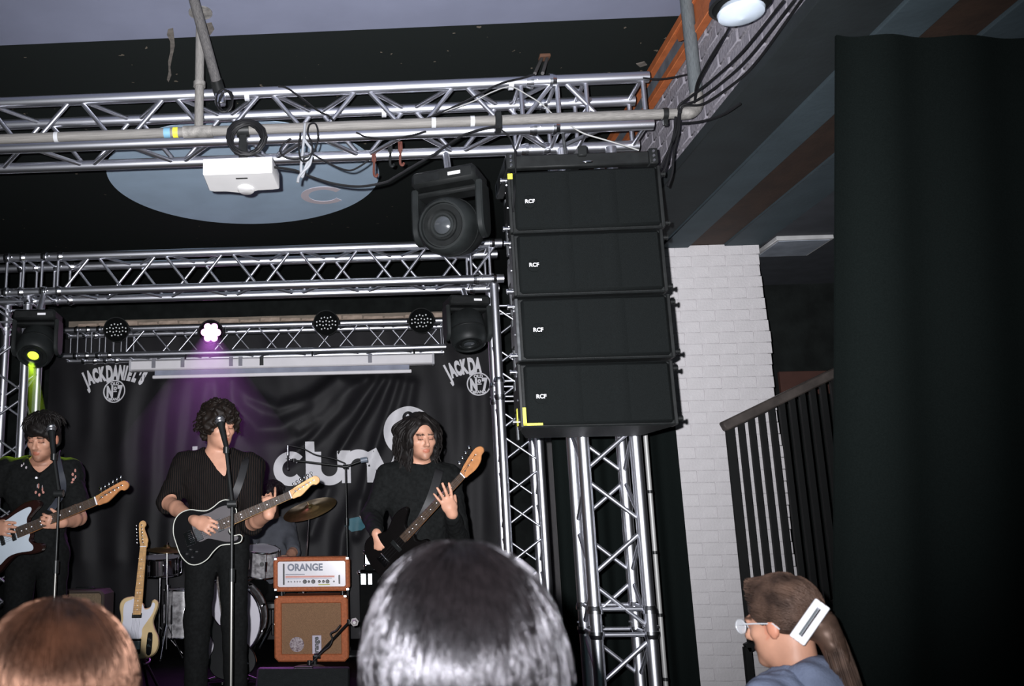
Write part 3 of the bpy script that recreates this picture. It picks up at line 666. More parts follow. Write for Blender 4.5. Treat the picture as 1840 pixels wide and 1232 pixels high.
# ================================================================== STAGE LAMPS
MHB = mat('lamp_body', (0.0085, 0.0095, 0.0095), 0.55, 0, 0.25, 12, 0.05, 0.2)
MHG = mat('lamp_body_scuffed', (0.013, 0.015, 0.015), 0.5, 0, 0.35, 6, 0, 0.25)
LENS = mat('dark_lens', (0.05, 0.055, 0.06), 0.06, 0, 0.1, coat=1.0)
def moving_head(label, top, c, ax, R, yaw, lensm, pivot_d=0.0):
    """top: clamp point on the truss; c: centre of the swivelling head; ax: direction it points"""
    top = Vector(top); c = Vector(c); ax = Vector(ax).normalized()
    t = thing('moving_head_lamp', label, 'stage lamp', c - Vector((0, 0, R)), 'moving head lamps')
    Ry = Matrix.Rotation(yaw, 4, 'Z'); zb = c.z + R * 1.28; bx = Matrix.Translation((c.x, c.y, 0)) @ Ry
    mb = MB(); mb.M = bx; mb.box((-R * 1.1, -R * .8, zb), (R * 1.1, R * .8, zb + R * .55), R * .12); mb.build('base', MHB, t)
    mb = MB(); mb.M = bx; mb.box((-R * .95, -R * .82, zb + R * .14), (-R * .1, -R * .80, zb + R * .40), 0); mb.build('control_panel', BLKP, t)
    mb = MB(); mb.M = bx; mb.box((R * .2, -R * .825, zb + R * .22), (R * .62, -R * .805, zb + R * .33)); mb.build('label_plate', PRINT, t)
    # yoke: two rounded arms
    for sx in (-1, 1):
        pl = [(-R * .42, zb + .01), (R * .42, zb + .01), (R * .50, zb - R * .5)] + [(R * .5 * cos(a), c.z - R * .02 + R * .5 * sin(a)) for a in np.linspace(0, -pi, 10)] + [(-R * .5, zb - R * .5)]
        Mx = bx @ Matrix(((0, 0, 1, 0), (1, 0, 0, 0), (0, 1, 0, 0), (0, 0, 0, 1)))
        x0 = sx * R * .98; MB().prism(pl, min(x0, x0 + sx * R * .24), max(x0, x0 + sx * R * .24), Mx, bev=R * .05).build('yoke_arm', MHG, t)
    mb = MB(); mb.M = bx; mb.box((-R * 1.2, -R * .38, zb - R * .22), (R * 1.2, R * .38, zb), R * .08); mb.build('yoke_bridge', MHB, t)
    H = basis(ax).to_4x4(); H.translation = c
    MB().lathe([(R * .35, -R * 1.15), (R * .72, -R * 1.08), (R * .90, -R * .8), (R * .96, -R * .2), (R * .96, R * .45), (R * .90, R * .72), (R * .80, R * .82), (R * .74, R * .82), (R * .72, R * .70), (R * .0, R * .70)], 28, H).build('head', MHG, t)
    hb = MB().lathe([(R * .97, -R * .05), (R * .985, -R * .03), (R * .985, R * .03), (R * .97, R * .05)], 28, H).build('seam_ring', MHB, t)
    MB().lathe([(R * .68, R * .70), (R * .68, R * .76), (R * .52, R * .76), (R * .46, R * .71)], 28, H).build('bezel_ring', BLKP, t)
    MB().lathe([(R * .40, R * .70), (R * .40, R * .80), (R * .33, R * .80), (R * .30, R * .75)], 24, H).build('lens_ring', MHG, t)
    MB().lathe([(R * .30, R * .70), (R * .30, R * .74), (R * .2, R * .80), (R * .0, R * .83)], 20, H).build('lens', lensm, t)
    MB().cyl((c.x, c.y, zb + R * .55), top, 0.018).build('clamp_stem', ALUB, t)
    MB().cyl(top - Vector((.02, 0, 0)), top + Vector((.02, 0, 0)), .034, n=16).build('clamp', CHROME2, t)
    return t
c = P(811, 408, 4.36); moving_head('large black moving head lamp hanging left of the black speakers', (P(806, 285, 4.40).x, FY + FS, zc - FS / 2), c, (-0.45, -0.85, -0.18), 0.150, radians(-22), LENS)
c = P(840, 596, 5.92); moving_head('dark moving head lamp hanging under the middle truss near the banner edge', (c.x, MY + MS, zc2 - MS / 2), c, (0.05, -0.3, -0.95), 0.125, radians(10), LENS)
GREENL = mat('green_lens', (0.8, 1.0, 0.1), 0.3, emit=(0.72, 1.0, 0.03), estr=2.2)
c = P(66, 622, 5.75); ax = Vector((0.02, -0.62, -0.78)); moving_head('moving head lamp with a glowing yellow green lens above the left guitarist', (c.x, MY, zc2 - MS / 2), c, ax, 0.125, radians(4), GREENL)
lp = c + ax.normalized() * 0.13
bt = P(72, 800, 5.25)
lamp('green_beam', 'SPOT', lp + Vector((0, -.01, -.02)), 90, (0.62, 1.0, 0.04), (P(64, 800, 5.1)), 0.02, 30, 0.4)
# haze in the green beam
hz = bpy.data.materials.new('stage_haze'); hz.use_nodes = True; nt = hz.node_tree
for nd in list(nt.nodes):
    if nd.type == 'BSDF_PRINCIPLED': nt.nodes.remove(nd)
vs = nt.nodes.new('ShaderNodeVolumeScatter'); vs.inputs['Density'].default_value = 0.22; vs.inputs['Anisotropy'].default_value = 0.3
nt.links.new(vs.outputs[0], nt.nodes['Material Output'].inputs['Volume'])
dv = (P(70, 775, 5.35) - lp)
o = MB().cyl(lp + dv * .03, lp + dv, 0.026, 0.062, n=20).build('beam_haze', hz); tag(o, 'green lit haze in the beam of the glowing lamp', 'haze', kind='stuff')

MAG = mat('magenta_led', (1, .8, 1), 0.3, emit=(1.0, 0.30, 0.85), estr=7.0)
GLINT = mat('led_glint', (0.95, 0.97, 0.97), 0.25, 0, 0.02)  # bright white stands in for the flash glinting in the LED lenses
MATTE = mat('matte_black_face', (0.006, 0.0065, 0.0065), 1.0, 0, 0.1, 20, 0, 0.0)
pars = [(209, 592, 0), (379, 597, 1), (586, 580, 0), (757, 576, 0)]
for i, (px, py, lit) in enumerate(pars):
    c = P(px, py, 8.08); ax = (CAM + Vector((-.3 + .2 * i, 0, -.2)) - c).normalized(); R = 0.118
    t = thing('par_lamp', ('round black stage lamp with painted white glints, leftmost on the rear truss', 'round stage lamp glowing bright magenta on the rear truss', 'round black stage lamp with painted white glints, second from the right on the rear truss', 'round black stage lamp with painted white glints, rightmost on the rear truss')[i], 'stage lamp', c - Vector((0, 0, R)), 'round lamps on the rear truss')
    H = basis(ax).to_4x4(); H.translation = c
    MB().lathe([(R * .55, -R * 1.0), (R * .85, -R * .8), (R * .98, -R * .2), (R, R * .1), (R * .93, R * .12), (R * .91, R * .02), (R * .90, R * .015)], 28, H).build('can', MHB, t)
    MB().lathe([(R * .91, -R * .02), (R * .91, R * .02), (0, R * .02)], 28, H).build('front_plate', MATTE, t)
    if lit:
        for k in range(7):
            a = k * pi / 3; rr = 0 if k == 6 else R * .50
            MB().lathe([(R * .27, R * .02), (R * .27, R * .06), (R * .16, R * .12), (0, R * .14)], 14, H @ Matrix.Translation((cos(a) * rr, sin(a) * rr, 0))).build('led', MAG, t)
    else:
        ux = H.inverted().to_3x3() @ Vector((1, 0, 0)); uz = H.inverted().to_3x3() @ Vector((0, 0, 1)); ux.z = 0; uz.z = 0; ux.normalize(); uz = (uz - ux * uz.dot(ux)).normalized()
        ledm = MB().lathe([(.0068, 0), (.0068, .003), (.004, .006), (0, .007)], 8).mesh('led_glint', GLINT)
        for r_, cnt in ((-1.5, 4), (-.5, 7), (.5, 7), (1.5, 4)):
            for q in range(cnt):
                p = ux * ((q - (cnt - 1) / 2) * R * .24) + uz * (-r_ * R * .28 + (.02 * R if q % 2 else -.04 * R)); p.z = R * .02
                link('led', ledm, t, H @ Matrix.Translation(p))
    for sx in (-1, 1):
        q = c + Vector((sx * R * 1.02, 0.02, 0)); MB().sphere(q, .018, 8, sc=(.6, 1, 1)).build('yoke_knob', BLKM, t)
        rod('yoke_side', q, (q.x - sx * .02, RYY - .0, zc3 + RS / 2 - .0), .007, BLKM, t)
    MB().cyl((c.x - .02, RYY, zc3 + RS / 2), (c.x + .02, RYY, zc3 + RS / 2), .033, n=14).build('clamp', BLKM, t)
    if lit:
        tg = P(372, 1010, 6.1)
        lamp('magenta_lamp', 'SPOT', c + ax * .15, 330, (0.66, 0.18, 0.85), tg, 0.05, 56, 0.9)
        hv = bpy.data.materials.new('magenta_haze'); hv.use_nodes = True; nv = hv.node_tree; nv.nodes.remove(nv.nodes['Principled BSDF'])
        vv = nv.nodes.new('ShaderNodeVolumeScatter'); vv.inputs['Density'].default_value = 0.035; vv.inputs['Anisotropy'].default_value = 0.2
        nv.links.new(vv.outputs[0], nv.nodes['Material Output'].inputs['Volume'])
        s0 = c + ax * .15; dvv = tg - s0
        hh = MB().cyl(s0 + dvv * .02, s0 + dvv * .66, 0.07, 0.68, n=28).build('beam_haze', hv); tag(hh, 'magenta lit haze below the glowing magenta lamp', 'haze', kind='stuff')
# ================================================================== PROJECTION SCREEN CASE
SY = 8.16
a = P(232, 657, SY); b = P(780, 641, SY); zt = P(500, 648 - 9, SY).z + .005; 
t = thing('screen_case', 'long white projection screen case hanging under the rear truss', 'screen case', ((a.x + b.x) / 2, SY, 3.05))
zA = 3.20; zB = 3.105
mbc = MB().box((a.x, SY, zB), (b.x, SY + .10, zA), .012).build('case', mat('screen_case_white', (.80, .78, .80), .45, 0, .03), t)
for x in (a.x - .004, b.x - .02): MB().box((x, SY - .004, zB - .006), (x + .024, SY + .104, zA + .006), .006).build('end_cap', mat('cap_grey', (.5, .5, .53), .4), t)
a2 = P(272, 678, SY); b2 = P(740, 668, SY)
MB().box((a2.x, SY + .03, 3.03), (b2.x, SY + .06, 3.062), .006).build('bottom_bar', MATS['screen_case_white'], t)
MB().box((a2.x + .02, SY + .042, 3.06), (b2.x - .02, SY + .046, 3.108)).build('screen_cloth', mat('screen_cloth', (.25, .27, .34), .7), t)
for px in (276, 328, 415, 432, 470, 665):
    q = P(px, 655, SY); MB().box((q.x - .018, SY - .004, zA - .075), (q.x + .018, SY - .0005, zA + .01)).build('strap', mat('strap_grey', (.22, .22, .25), .6) if px != 470 else BLKM, t)
for px in (330, 560, 745):
    q = P(px, 640, SY); rod('hanger', (q.x, SY + .05, zA - .002), (q.x, RYY, zc3 - RS / 2), .008, BLKM, t)

# ================================================================== PRINTED BANNER
BY = 8.72
bx0, bx1, bz0, bz1 = -3.20, 1.13, 0.663, P(400, 603, 8.72).z
def W(px, py): q = P(px, py, BY); return (q.x, q.z)
folds = []      # (polyline in banner x,z , amplitude, width)
def fold(pxs, amp, wd): folds.append((np.array([W(*p) for p in pxs]), amp, wd))
fold([(415, 690), (430, 735), (462, 772), (505, 770), (560, 740), (620, 690)], .075, .10)
fold([(425, 685), (450, 715), (500, 735), (560, 715), (605, 680)], .05, .06)
fold([(660, 682), (610, 740), (560, 790), (520, 825)], .055, .06)
fold([(690, 682), (650, 750), (605, 820)], .05, .05)
fold([(715, 685), (690, 760), (665, 830), (640, 960)], .045, .055)
fold([(740, 690), (725, 780), (715, 900)], .04, .06)
fold([(640, 690), (580, 750), (540, 775)], .035, .05)
fold([(640, 900), (615, 960), (605, 1050)], .05, .07)
fold([(590, 880), (560, 960)], .035, .06)
for px, am in ((150, .02), (215, .03), (270, .045), (310, .05), (350, .06), (395, .05)):
    fold([(px + 22, 690), (px + 6, 800), (px - 4, 1000)], am, .10)
for px in (830, 870): fold([(px, 700), (px - 8, 1000)], .02, .08)
def disp(x, z):
    x = np.asarray(x, float); z = np.asarray(z, float); d = np.zeros_like(x)
    for pl, am, wd in folds:
        best = np.full_like(x, 1e9)
        for i in range(len(pl) - 1):
            p, q = pl[i], pl[i + 1]; e = q - p; tt = np.clip(((x - p[0]) * e[0] + (z - p[1]) * e[1]) / (e @ e), 0, 1)
            best = np.minimum(best, (x - p[0] - tt * e[0]) ** 2 + (z - p[1] - tt * e[1]) ** 2)
        d -= am * np.exp(-best / wd ** 2)
    return d + 0.008 * np.sin(x * 9 + np.sin(z * 3)) + .004 * np.sin(x * 23 + z * 4)
VINYL = mat('black_vinyl', (0.0125, 0.012, 0.014), 0.55, 0, 0.15, 4, 0.05, 0.22)
t = thing('stage_banner', 'black printed stage banner with white lettering hanging in folds behind the band', 'banner', ((bx0 + bx1) / 2, BY, bz0))
nx, nz = 240, 130; gx, gz = np.meshgrid(np.linspace(bx0, bx1, nx), np.linspace(bz0, bz1, nz)); dy = disp(gx, gz)
v = np.stack([gx, BY + dy, gz], -1).reshape(-1, 3); K = nx * nz
v2 = v.copy(); v2[:, 1] += 0.004
f = [(j * nx + i, j * nx + i + 1, (j + 1) * nx + i + 1, (j + 1) * nx + i) for j in range(nz - 1) for i in range(nx - 1)]
mb = MB(); mb.add(v.tolist(), f); mb.add(v2.tolist(), [q[::-1] for q in f])
cloth = mb.build('cloth', VINYL, t, 80)
def printed(name, vs, fs, m, lift=0.004):
    """flat print (x,z) laid on the folded cloth"""
    bm = bmesh.new(); bv = [bm.verts.new((p[0], p[1], 0)) for p in vs]
    for q in fs:
        try: bm.faces.new([bv[i] for i in q])
        except ValueError: pass
    bmesh.ops.triangulate(bm, faces=bm.faces)
    for _ in range(4):
        le = [e for e in bm.edges if e.calc_length() > 0.045]
        if not le: break
        bmesh.ops.subdivide_edges(bm, edges=le, cuts=1); bmesh.ops.triangulate(bm, faces=bm.faces)
    X = np.array([q.co.x for q in bm.verts]); Z = np.array([q.co.y for q in bm.verts]); D = disp(X, Z) if len(X) else X
    for q, d in zip(bm.verts, D): q.co = (q.co.x, BY + d - lift, q.co.y)
    me = bpy.data.meshes.new(name); bm.to_mesh(me); bm.free(); me.materials.append(m); me.shade_smooth()
    return link(name, me, cloth)
def stroke(pts, wd):
    """thick 2-D line -> verts, faces"""
    pts = [Vector(p) for p in pts]; v = []; n = len(pts)
    for i, p in enumerate(pts):
        d = (pts[min(i + 1, n - 1)] - pts[max(i - 1, 0)]).normalized(); nn = Vector((-d.y, d.x)) * wd / 2
        v += [p + nn, p - nn]
    return v, [(2 * i, 2 * i + 1, 2 * i + 3, 2 * i + 2) for i in range(n - 1)]
def arc(cx, cz, r, a0, a1, n=24): return [(cx + cos(a) * r, cz + sin(a) * r) for a in np.linspace(radians(a0), radians(a1), n)]
base = W(580, 872)[1]; xh = 0.325; sw = 0.085; R = xh / 2 - sw / 2; cz_ = base + xh / 2
def cx(px): return W(px, 850)[0]
# large lower-case lettering "the cluny"
printed('letter_t', *stroke([(cx(345), base), (cx(345), base + .34)], sw), PRINT); printed('letter_t_bar', *stroke([(cx(345) - .11, base + xh - .04), (cx(345) + .11, base + xh - .04)], .08), PRINT)
printed('letter_h', *stroke([(cx(352), base), (cx(352), base + .388)], .05), PRINT)
hx = cx(352) + R; printed('letter_h_arch', *stroke(arc(hx, base + xh - R - sw / 2, R, 180, 0) + [(hx + R, base)], sw), PRINT)
ex = cx(443); printed('letter_e', *stroke(arc(ex, cz_, R, 0, 315, 36), sw), PRINT); printed('letter_e_bar', *stroke([(ex - R, cz_ - .01), (ex + R + sw / 2, cz_ - .01)], .07), PRINT)
printed('letter_c', *stroke(arc(cx(522), cz_ , R, 42, 318, 36), sw), PRINT)
printed('letter_l', *stroke([(cx(557.5), base), (cx(557.5), base + .415)], sw), PRINT)
ux = cx(592); printed('letter_u', *stroke([(ux - R, base + xh - .005)] + arc(ux, base + R + sw / 2, R, 180, 360) + [(ux + R, base + xh - .005)], sw), PRINT)
nx_ = cx(645); printed('letter_n', *stroke([(nx_ - R, base + .02), (nx_ - R, base + xh - .0)], sw), PRINT); printed('letter_n_arch', *stroke(arc(nx_, base + xh - R - sw / 2 + .01, R, 175, 0) + [(nx_ + R, base + .02)], sw), PRINT)
yx = cx(694); printed('letter_y', *stroke([(yx - .13, base + xh), (yx + .01, base + .03)], sw * 1.05), PRINT); printed('letter_y_tail', *stroke([(yx + .15, base + xh), (yx - .07, base - .16)], sw * 1.0), PRINT)
# white disc with a black eye
mc = W(735, 776); printed('moon', [(mc[0], mc[1])] + arc(mc[0], mc[1], .243, 0, 360, 48), [(0, i, i + 1) for i in range(1, 48)], PRINT, .004)
ec = W(734, 751); printed('moon_eye', [(ec[0], ec[1])] + arc(ec[0], ec[1], .060, 0, 360, 28), [(0, i, i + 1) for i in range(1, 28)], VINYL, .0065)
printed('moon_glint', [(ec[0] - .012, ec[1] + .01)] + [(ec[0] - .012 + p[0] * .6 + p[1] * .3, ec[1] + .01 + p[1]) for p in arc(0, 0, .024, 0, 360, 16)], [(0, i, i + 1) for i in range(1, 16)], PRINT, .009)
tp = [W(*p) for p in ((620, 945), (626, 932), (645, 928), (652, 936), (660, 944), (650, 952), (632, 955))]; printed('teal_patch', tp, [tuple(range(7))], mat('teal_print', (.05, .16, .20), .6))
tp = [W(*p) for p in ((645, 926), (655, 930), (678, 935), (672, 944), (664, 947), (652, 937))]; printed('beige_patch', tp, [tuple(range(6))], mat('beige_print', (.34, .30, .30), .6), .006)
# arched emblem, twice
for (px, py) in ((206, 703), (860, 690)):
    c = W(px, py)
    vs, fs = stroke(arc(c[0], c[1], .108, 0, 360, 56), .012); ring = printed('emblem_ring', vs, fs, PRINT)
    v, f = textmesh('N', .165, .012); printed('emblem_text', [(c[0] - .047 + p.x * .52, c[1] - .056 + p.y * .92) for p in v], f, PRINT)
    v, f = textmesh('7', .175, .012); printed('emblem_text', [(c[0] + .055 + p.x * .52, c[1] - .060 + p.y * .92) for p in v], f, PRINT)
    v, f = textmesh('o', .07, .004); printed('emblem_text', [(c[0] + .007 + p.x * .8, c[1] + .012 + p.y) for p in v], f, PRINT)
    printed('emblem_text', *stroke([(c[0] - .012, c[1] - .002), (c[0] + .026, c[1] - .002)], .010), PRINT)
    for s_, zz, sz in (('OLD', .062, .042), ('BRAND', -.090, .036)):
        v, f = textmesh(s_, sz, .002); printed('emblem_text', [(c[0] + p.x, c[1] + zz + p.y) for p in v], f, PRINT)
    Ra = .62; word = "JACK DANIEL'S"; wds = {'J': .62, 'I': .45, "'": .35, ' ': .22, 'N': 1.0, 'D': 1.0}
    tot = sum(wds.get(ch, .92) for ch in word); u = -tot / 2; k_ = .585 / tot
    for ch in word:
        wd = wds.get(ch, .92); ang = (u + wd / 2) * k_ / Ra; u += wd
        if ch == ' ' or c[0] + sin(ang) * (Ra + .1) > 1.06: continue
        big = ch in 'JD'
        v, f = textmesh(ch, .215 if big else .185, .013); cz2 = c[1] + .125 - Ra; ca, sa = cos(-ang), sin(-ang); drop = -.018 if big else 0
        printed('arched_letter', [(c[0] + (p.x * .42) * ca - (Ra + p.y + drop) * sa, cz2 + (p.x * .42) * sa + (Ra + p.y + drop) * ca) for p in v], f, PRINT)
rod('banner_pole', (bx0, BY + .03, bz1 + .0), (bx1, BY + .03, bz1), .018, BLKM, t)

# ================================================================== AMPLIFIER HEAD AND CABINET
AY = 7.2
ORGT = mat('orange_tolex', (0.44, 0.125, 0.045), 0.7, 0, 0.15, 60, 0.4, bscale=200)
GCLOTH = mat('basket_grille', (0.34, 0.195, 0.105), 0.85, 0, 0.0, 260, 0.4, col2=(0.20, 0.11, 0.06))
def amp_shell(lo, hi, rim, depth_in, name, t, m):
    """box open at the front: outer shell with a recessed front"""
    lo = Vector(lo); hi = Vector(hi); mb = MB(); c = .03
    def oct_(i): x0, x1, z0, z1 = lo.x + i, hi.x - i, lo.z + i, hi.z - i; q = max(.004, c - i * .6); return [(x0 + q, z0), (x1 - q, z0), (x1, z0 + q), (x1, z1 - q), (x1 - q, z1), (x0 + q, z1), (x0, z1 - q), (x0, z0 + q)]
    rings = [(0.0, hi.y), (0.0, lo.y + .012), (.010, lo.y), (rim - .006, lo.y), (rim, lo.y + .008), (rim, lo.y + depth_in)]
    v = []
    for i, y in rings: v += [(p[0], y, p[1]) for p in oct_(i)]
    f = [(j * 8 + k, j * 8 + (k + 1) % 8, (j + 1) * 8 + (k + 1) % 8, (j + 1) * 8 + k) for j in range(len(rings) - 1) for k in range(8)] + [tuple(range(8)), tuple(range(len(rings) * 8 - 8, len(rings) * 8))]
    mb.add(v, f); return mb.build(name, m, t)
a = P(493, 1190, AY); b = P(627, 1190, AY); zt = P(560, 1070, AY).z
t = thing('speaker_cabinet', 'orange speaker cabinet with a tan woven grille standing under the amplifier head', 'speaker cabinet', ((a.x + b.x) / 2, AY + .15, STZ))
amp_shell((a.x, AY, STZ + .004), (b.x, AY + .32, zt), .055, .03, 'shell', t, ORGT)
MB().box((a.x + .056, AY + .022, STZ + .055), (b.x - .056, AY + .034, zt - .056)).build('grille_cloth', GCLOTH, t)
q = P(569, 1160, AY); gp = MB().box((q.x - .035, AY + .016, q.z - .09), (q.x + .035, AY + .023, q.z + .075), .003).build('name_plate', mat('plate_lilac', (.50, .46, .55), .5), t)
v, f = textmesh('orange', .052, .0022); mb = MB(); mb.M = Matrix.Translation((q.x + .012, AY + .0145, q.z - .008)) @ Matrix.Rotation(radians(90), 4, 'X') @ Matrix.Rotation(radians(90), 4, 'Z'); mb.add(v, f); mb.build('plate_lettering', BLKP, gp)
q = P(533, 1158, AY); em = MB().lathe([(.055, 0), (.055, .004), (.05, .006), (0, .006)], 24, Matrix.Translation((q.x, AY + .022, q.z)) @ Matrix.Rotation(radians(90), 4, 'X')).build('round_emblem', mat('emblem_mix', (.50, .44, .46), .6, 0, 0, 60, col2=(.12, .07, .09)), t)
for sx in (a.x + .02, b.x - .02): MB().box((sx - .012, AY - .004, zt - .014), (sx + .012, AY + .03, zt + .003), .003).build('corner_guard', CHROME2, t)
ha = P(491, 1060, AY); hb = P(629, 1060, AY); hz0 = P(560, 1062, AY).z; hz1 = P(560, 1000, AY).z
t = thing('amplifier_head', 'orange valve amplifier head with a white control panel on the orange cabinet', 'amplifier', ((ha.x + hb.x) / 2, AY + .15, zt))
amp_shell((ha.x, AY, hz0), (hb.x, AY + .27, hz1), .034, .03, 'shell', t, ORGT)
WPAN = mat('amp_panel', (0.82, 0.80, 0.84), 0.16, 0.0, 0.02, coat=0.3)
pn = MB().box((ha.x + .034, AY + .012, hz0 + .034), (hb.x - .034, AY + .03, hz1 - .034)).build('control_panel', WPAN, t)
pw = hb.x - ha.x - .068; phh = hz1 - hz0 - .068; px0 = ha.x + .034; pz0_ = hz0 + .034; fy = AY + .0115
v, f = textmesh('ORANGE', .072, .003, 'LEFT'); mb = MB(); mb.M = Matrix.Translation((px0 + .075, fy, pz0_ + phh * .64)) @ Matrix.Rotation(radians(90), 4, 'X') @ Matrix.Diagonal((.92, 1, 1, 1)); mb.add(v, f); mb.build('panel_lettering', mat('slate_ink', (.16, .18, .24), .5), pn)
MB().box((px0 + .06, fy - .001, pz0_ + phh * .36), (px0 + pw * .84, fy, pz0_ + phh * .43)).build('red_stripe', mat('salmon_ink', (.70, .30, .24), .5), pn)
MB().box((px0 + .06, fy - .001, pz0_ + phh * .47), (px0 + pw * .40, fy, pz0_ + phh * .50)).build('dark_stripe', MATS['slate_ink'], pn)
MB().box((px0 + .06, fy - .001, pz0_ + phh * .31), (px0 + pw * .80, fy, pz0_ + phh * .335)).build('grey_stripe', mat('grey_ink', (.4, .4, .5), .5), pn)
MB().box((px0 + pw * .60, fy - .001, pz0_ + phh * .06), (px0 + pw * .77, fy, pz0_ + phh * .10)).build('yellow_label', mat('olive_ink', (.5, .5, .12), .5), pn)
for xx, r_ in ((.40, .016), (.46, .010), (.525, .016), (.615, .011), (.675, .011), (.735, .015), (.83, .007)):
    MB().lathe([(r_, 0), (r_ * .95, .012), (r_ * .7, .02), (0, .02)], 14, Matrix.Translation((px0 + pw * xx, fy, pz0_ + phh * .20)) @ Matrix.Rotation(radians(90), 4, 'X')).build('knob', BLKP, pn)
for xx in (.09, .91):
    MB().box((px0 + pw * xx - .006, fy - .012, pz0_ + phh * (.08 if xx < .5 else .1)), (px0 + pw * xx + .006, fy, pz0_ + phh * (.92 if xx < .5 else .45)), .003).build('handle_strap', BLKP, pn)
for xx in (.16, .20, .25, .29, .33): MB().box((px0 + pw * xx - .006, fy - .008, pz0_ + phh * .17), (px0 + pw * xx + .006, fy, pz0_ + phh * .24), .002).build('switch', CHROME, pn)
for x_ in (ha.x, hb.x):
    for z_ in (hz0, hz1):
        s_ = 1 if x_ == ha.x else -1; u_ = 1 if z_ == hz0 else -1
        MB().box((min(x_ + s_ * .006, x_ + s_ * .03), AY - .004, min(z_ + u_ * .004, z_ + u_ * .024)), (max(x_ + s_ * .006, x_ + s_ * .03), AY + .03, max(z_ + u_ * .004, z_ + u_ * .024)), .003).build('corner_guard', CHROME2, t)
for x_ in (ha.x + .06, hb.x - .06): MB().cyl((x_, AY + .06, zt - .002), (x_, AY + .06, hz0 + .002), .018, .014).build('foot', BLKP, t)
for x_ in (ha.x + .06, hb.x - .06): MB().cyl((x_, AY + .22, zt - .002), (x_, AY + .22, hz0 + .002), .018, .014).build('foot', BLKP, t)
# small brown combo amp behind the left guitarist
CYY = 6.6; a = P(107, 1064, CYY); b = P(182, 1064, CYY); zt = a.z
t = thing('combo_amplifier', 'low brown guitar combo amplifier behind the blurred head at the lower left', 'amplifier', ((a.x + b.x) / 2, CYY + .1, STZ))
amp_shell((a.x - .02, CYY, STZ + .01), (b.x + .02, CYY + .25, zt + .015), .022, .02, 'shell', t, mat('brown_tolex', (.045, .032, .025), .7))
MB().box((a.x + .003, CYY + .014, STZ + .04), (b.x - .003, CYY + .024, zt - .01)).build('grille_cloth', mat('tan_grille', (.16, .115, .07), .85, 0, .2, 120), t)
MB().box((a.x + .08, CYY + .1, zt + .014), (b.x - .08, CYY + .13, zt + .03), .006).build('handle', BLKP, t)

# ================================================================== GUITARS
MAPLE = mat('maple_neck', (0.55, 0.32, 0.13), 0.55, 0, 0.15, 30)
MAPLED = mat('amber_maple', (0.34, 0.14, 0.045), 0.6, 0, 0.15, 30)
ROSE = mat('rosewood', (0.045, 0.028, 0.018), 0.5, 0, 0.2, 40)
BLKG = mat('black_gloss', (0.006, 0.006, 0.0065), 0.2, 0, 0.1, spec=.3)
TELE = [(-.095, 0), (-.09, .07), (-.06, .13), (-.01, .158), (.05, .155), (.10, .128), (.145, .110), (.19, .114), (.235, .127), (.275, .124), (.302, .10), (.312, .06), (.310, .03), (.27, -.028), (.245, -.034), (.233, -.052), (.245, -.085), (.282, -.094), (.292, -.113), (.272, -.135), (.23, -.130), (.18, -.114), (.145, -.110), (.10, -.126), (.05, -.152), (-.01, -.158), (-.06, -.135), (-.09, -.075)]
STRAT = [(-.10, 0), (-.095, .06), (-.065, .12), (-.01, .155), (.06, .15), (.11, .118), (.15, .106), (.20, .118), (.26, .135), (.32, .132), (.352, .112), (.345, .092), (.30, .07), (.264, .045), (.258, 0), (.262, -.03), (.25, -.055), (.262, -.08), (.295, -.095), (.305, -.115), (.28, -.135), (.23, -.13), (.18, -.112), (.14, -.108), (.09, -.128), (.04, -.155), (-.02, -.16), (-.07, -.13), (-.095, -.07)]
TELE_PG = [(.03, .06), (.055, .10), (.11, .098), (.16, .092), (.22, .098), (.27, .090), (.29, .05), (.295, .028), (.26, -.03), (.225, -.05), (.235, -.085), (.27, -.10), (.255, -.118), (.20, -.105), (.15, -.075), (.10, -.045), (.06, -.045), (.035, -.03)]
STRAT_PG = [(-.055, -.02), (-.05, .05), (0, .075), (.08, .085), (.15, .085), (.22, .10), (.29, .105), (.30, .085), (.262, .05), (.255, 0), (.255, -.035), (.24, -.06), (.255, -.095), (.24, -.115), (.17, -.10), (.11, -.10), (.05, -.125), (-.01, -.13), (-.05, -.09)]
def closed(pts, n=4):
    q = [Vector((p[0], p[1], 0)) for p in pts]; m = len(q); out = []
    for i in range(m):
        a, b, c, d = q[i - 1], q[i], q[(i + 1) % m], q[(i + 2) % m]
        for k in range(n):
            t = k / n; p = 0.5 * ((2 * b) + (c - a) * t + (2 * a - 5 * b + 4 * c - d) * t * t + (3 * b - a - 3 * c + d) * t ** 3); out.append((p.x, p.y))
    return out
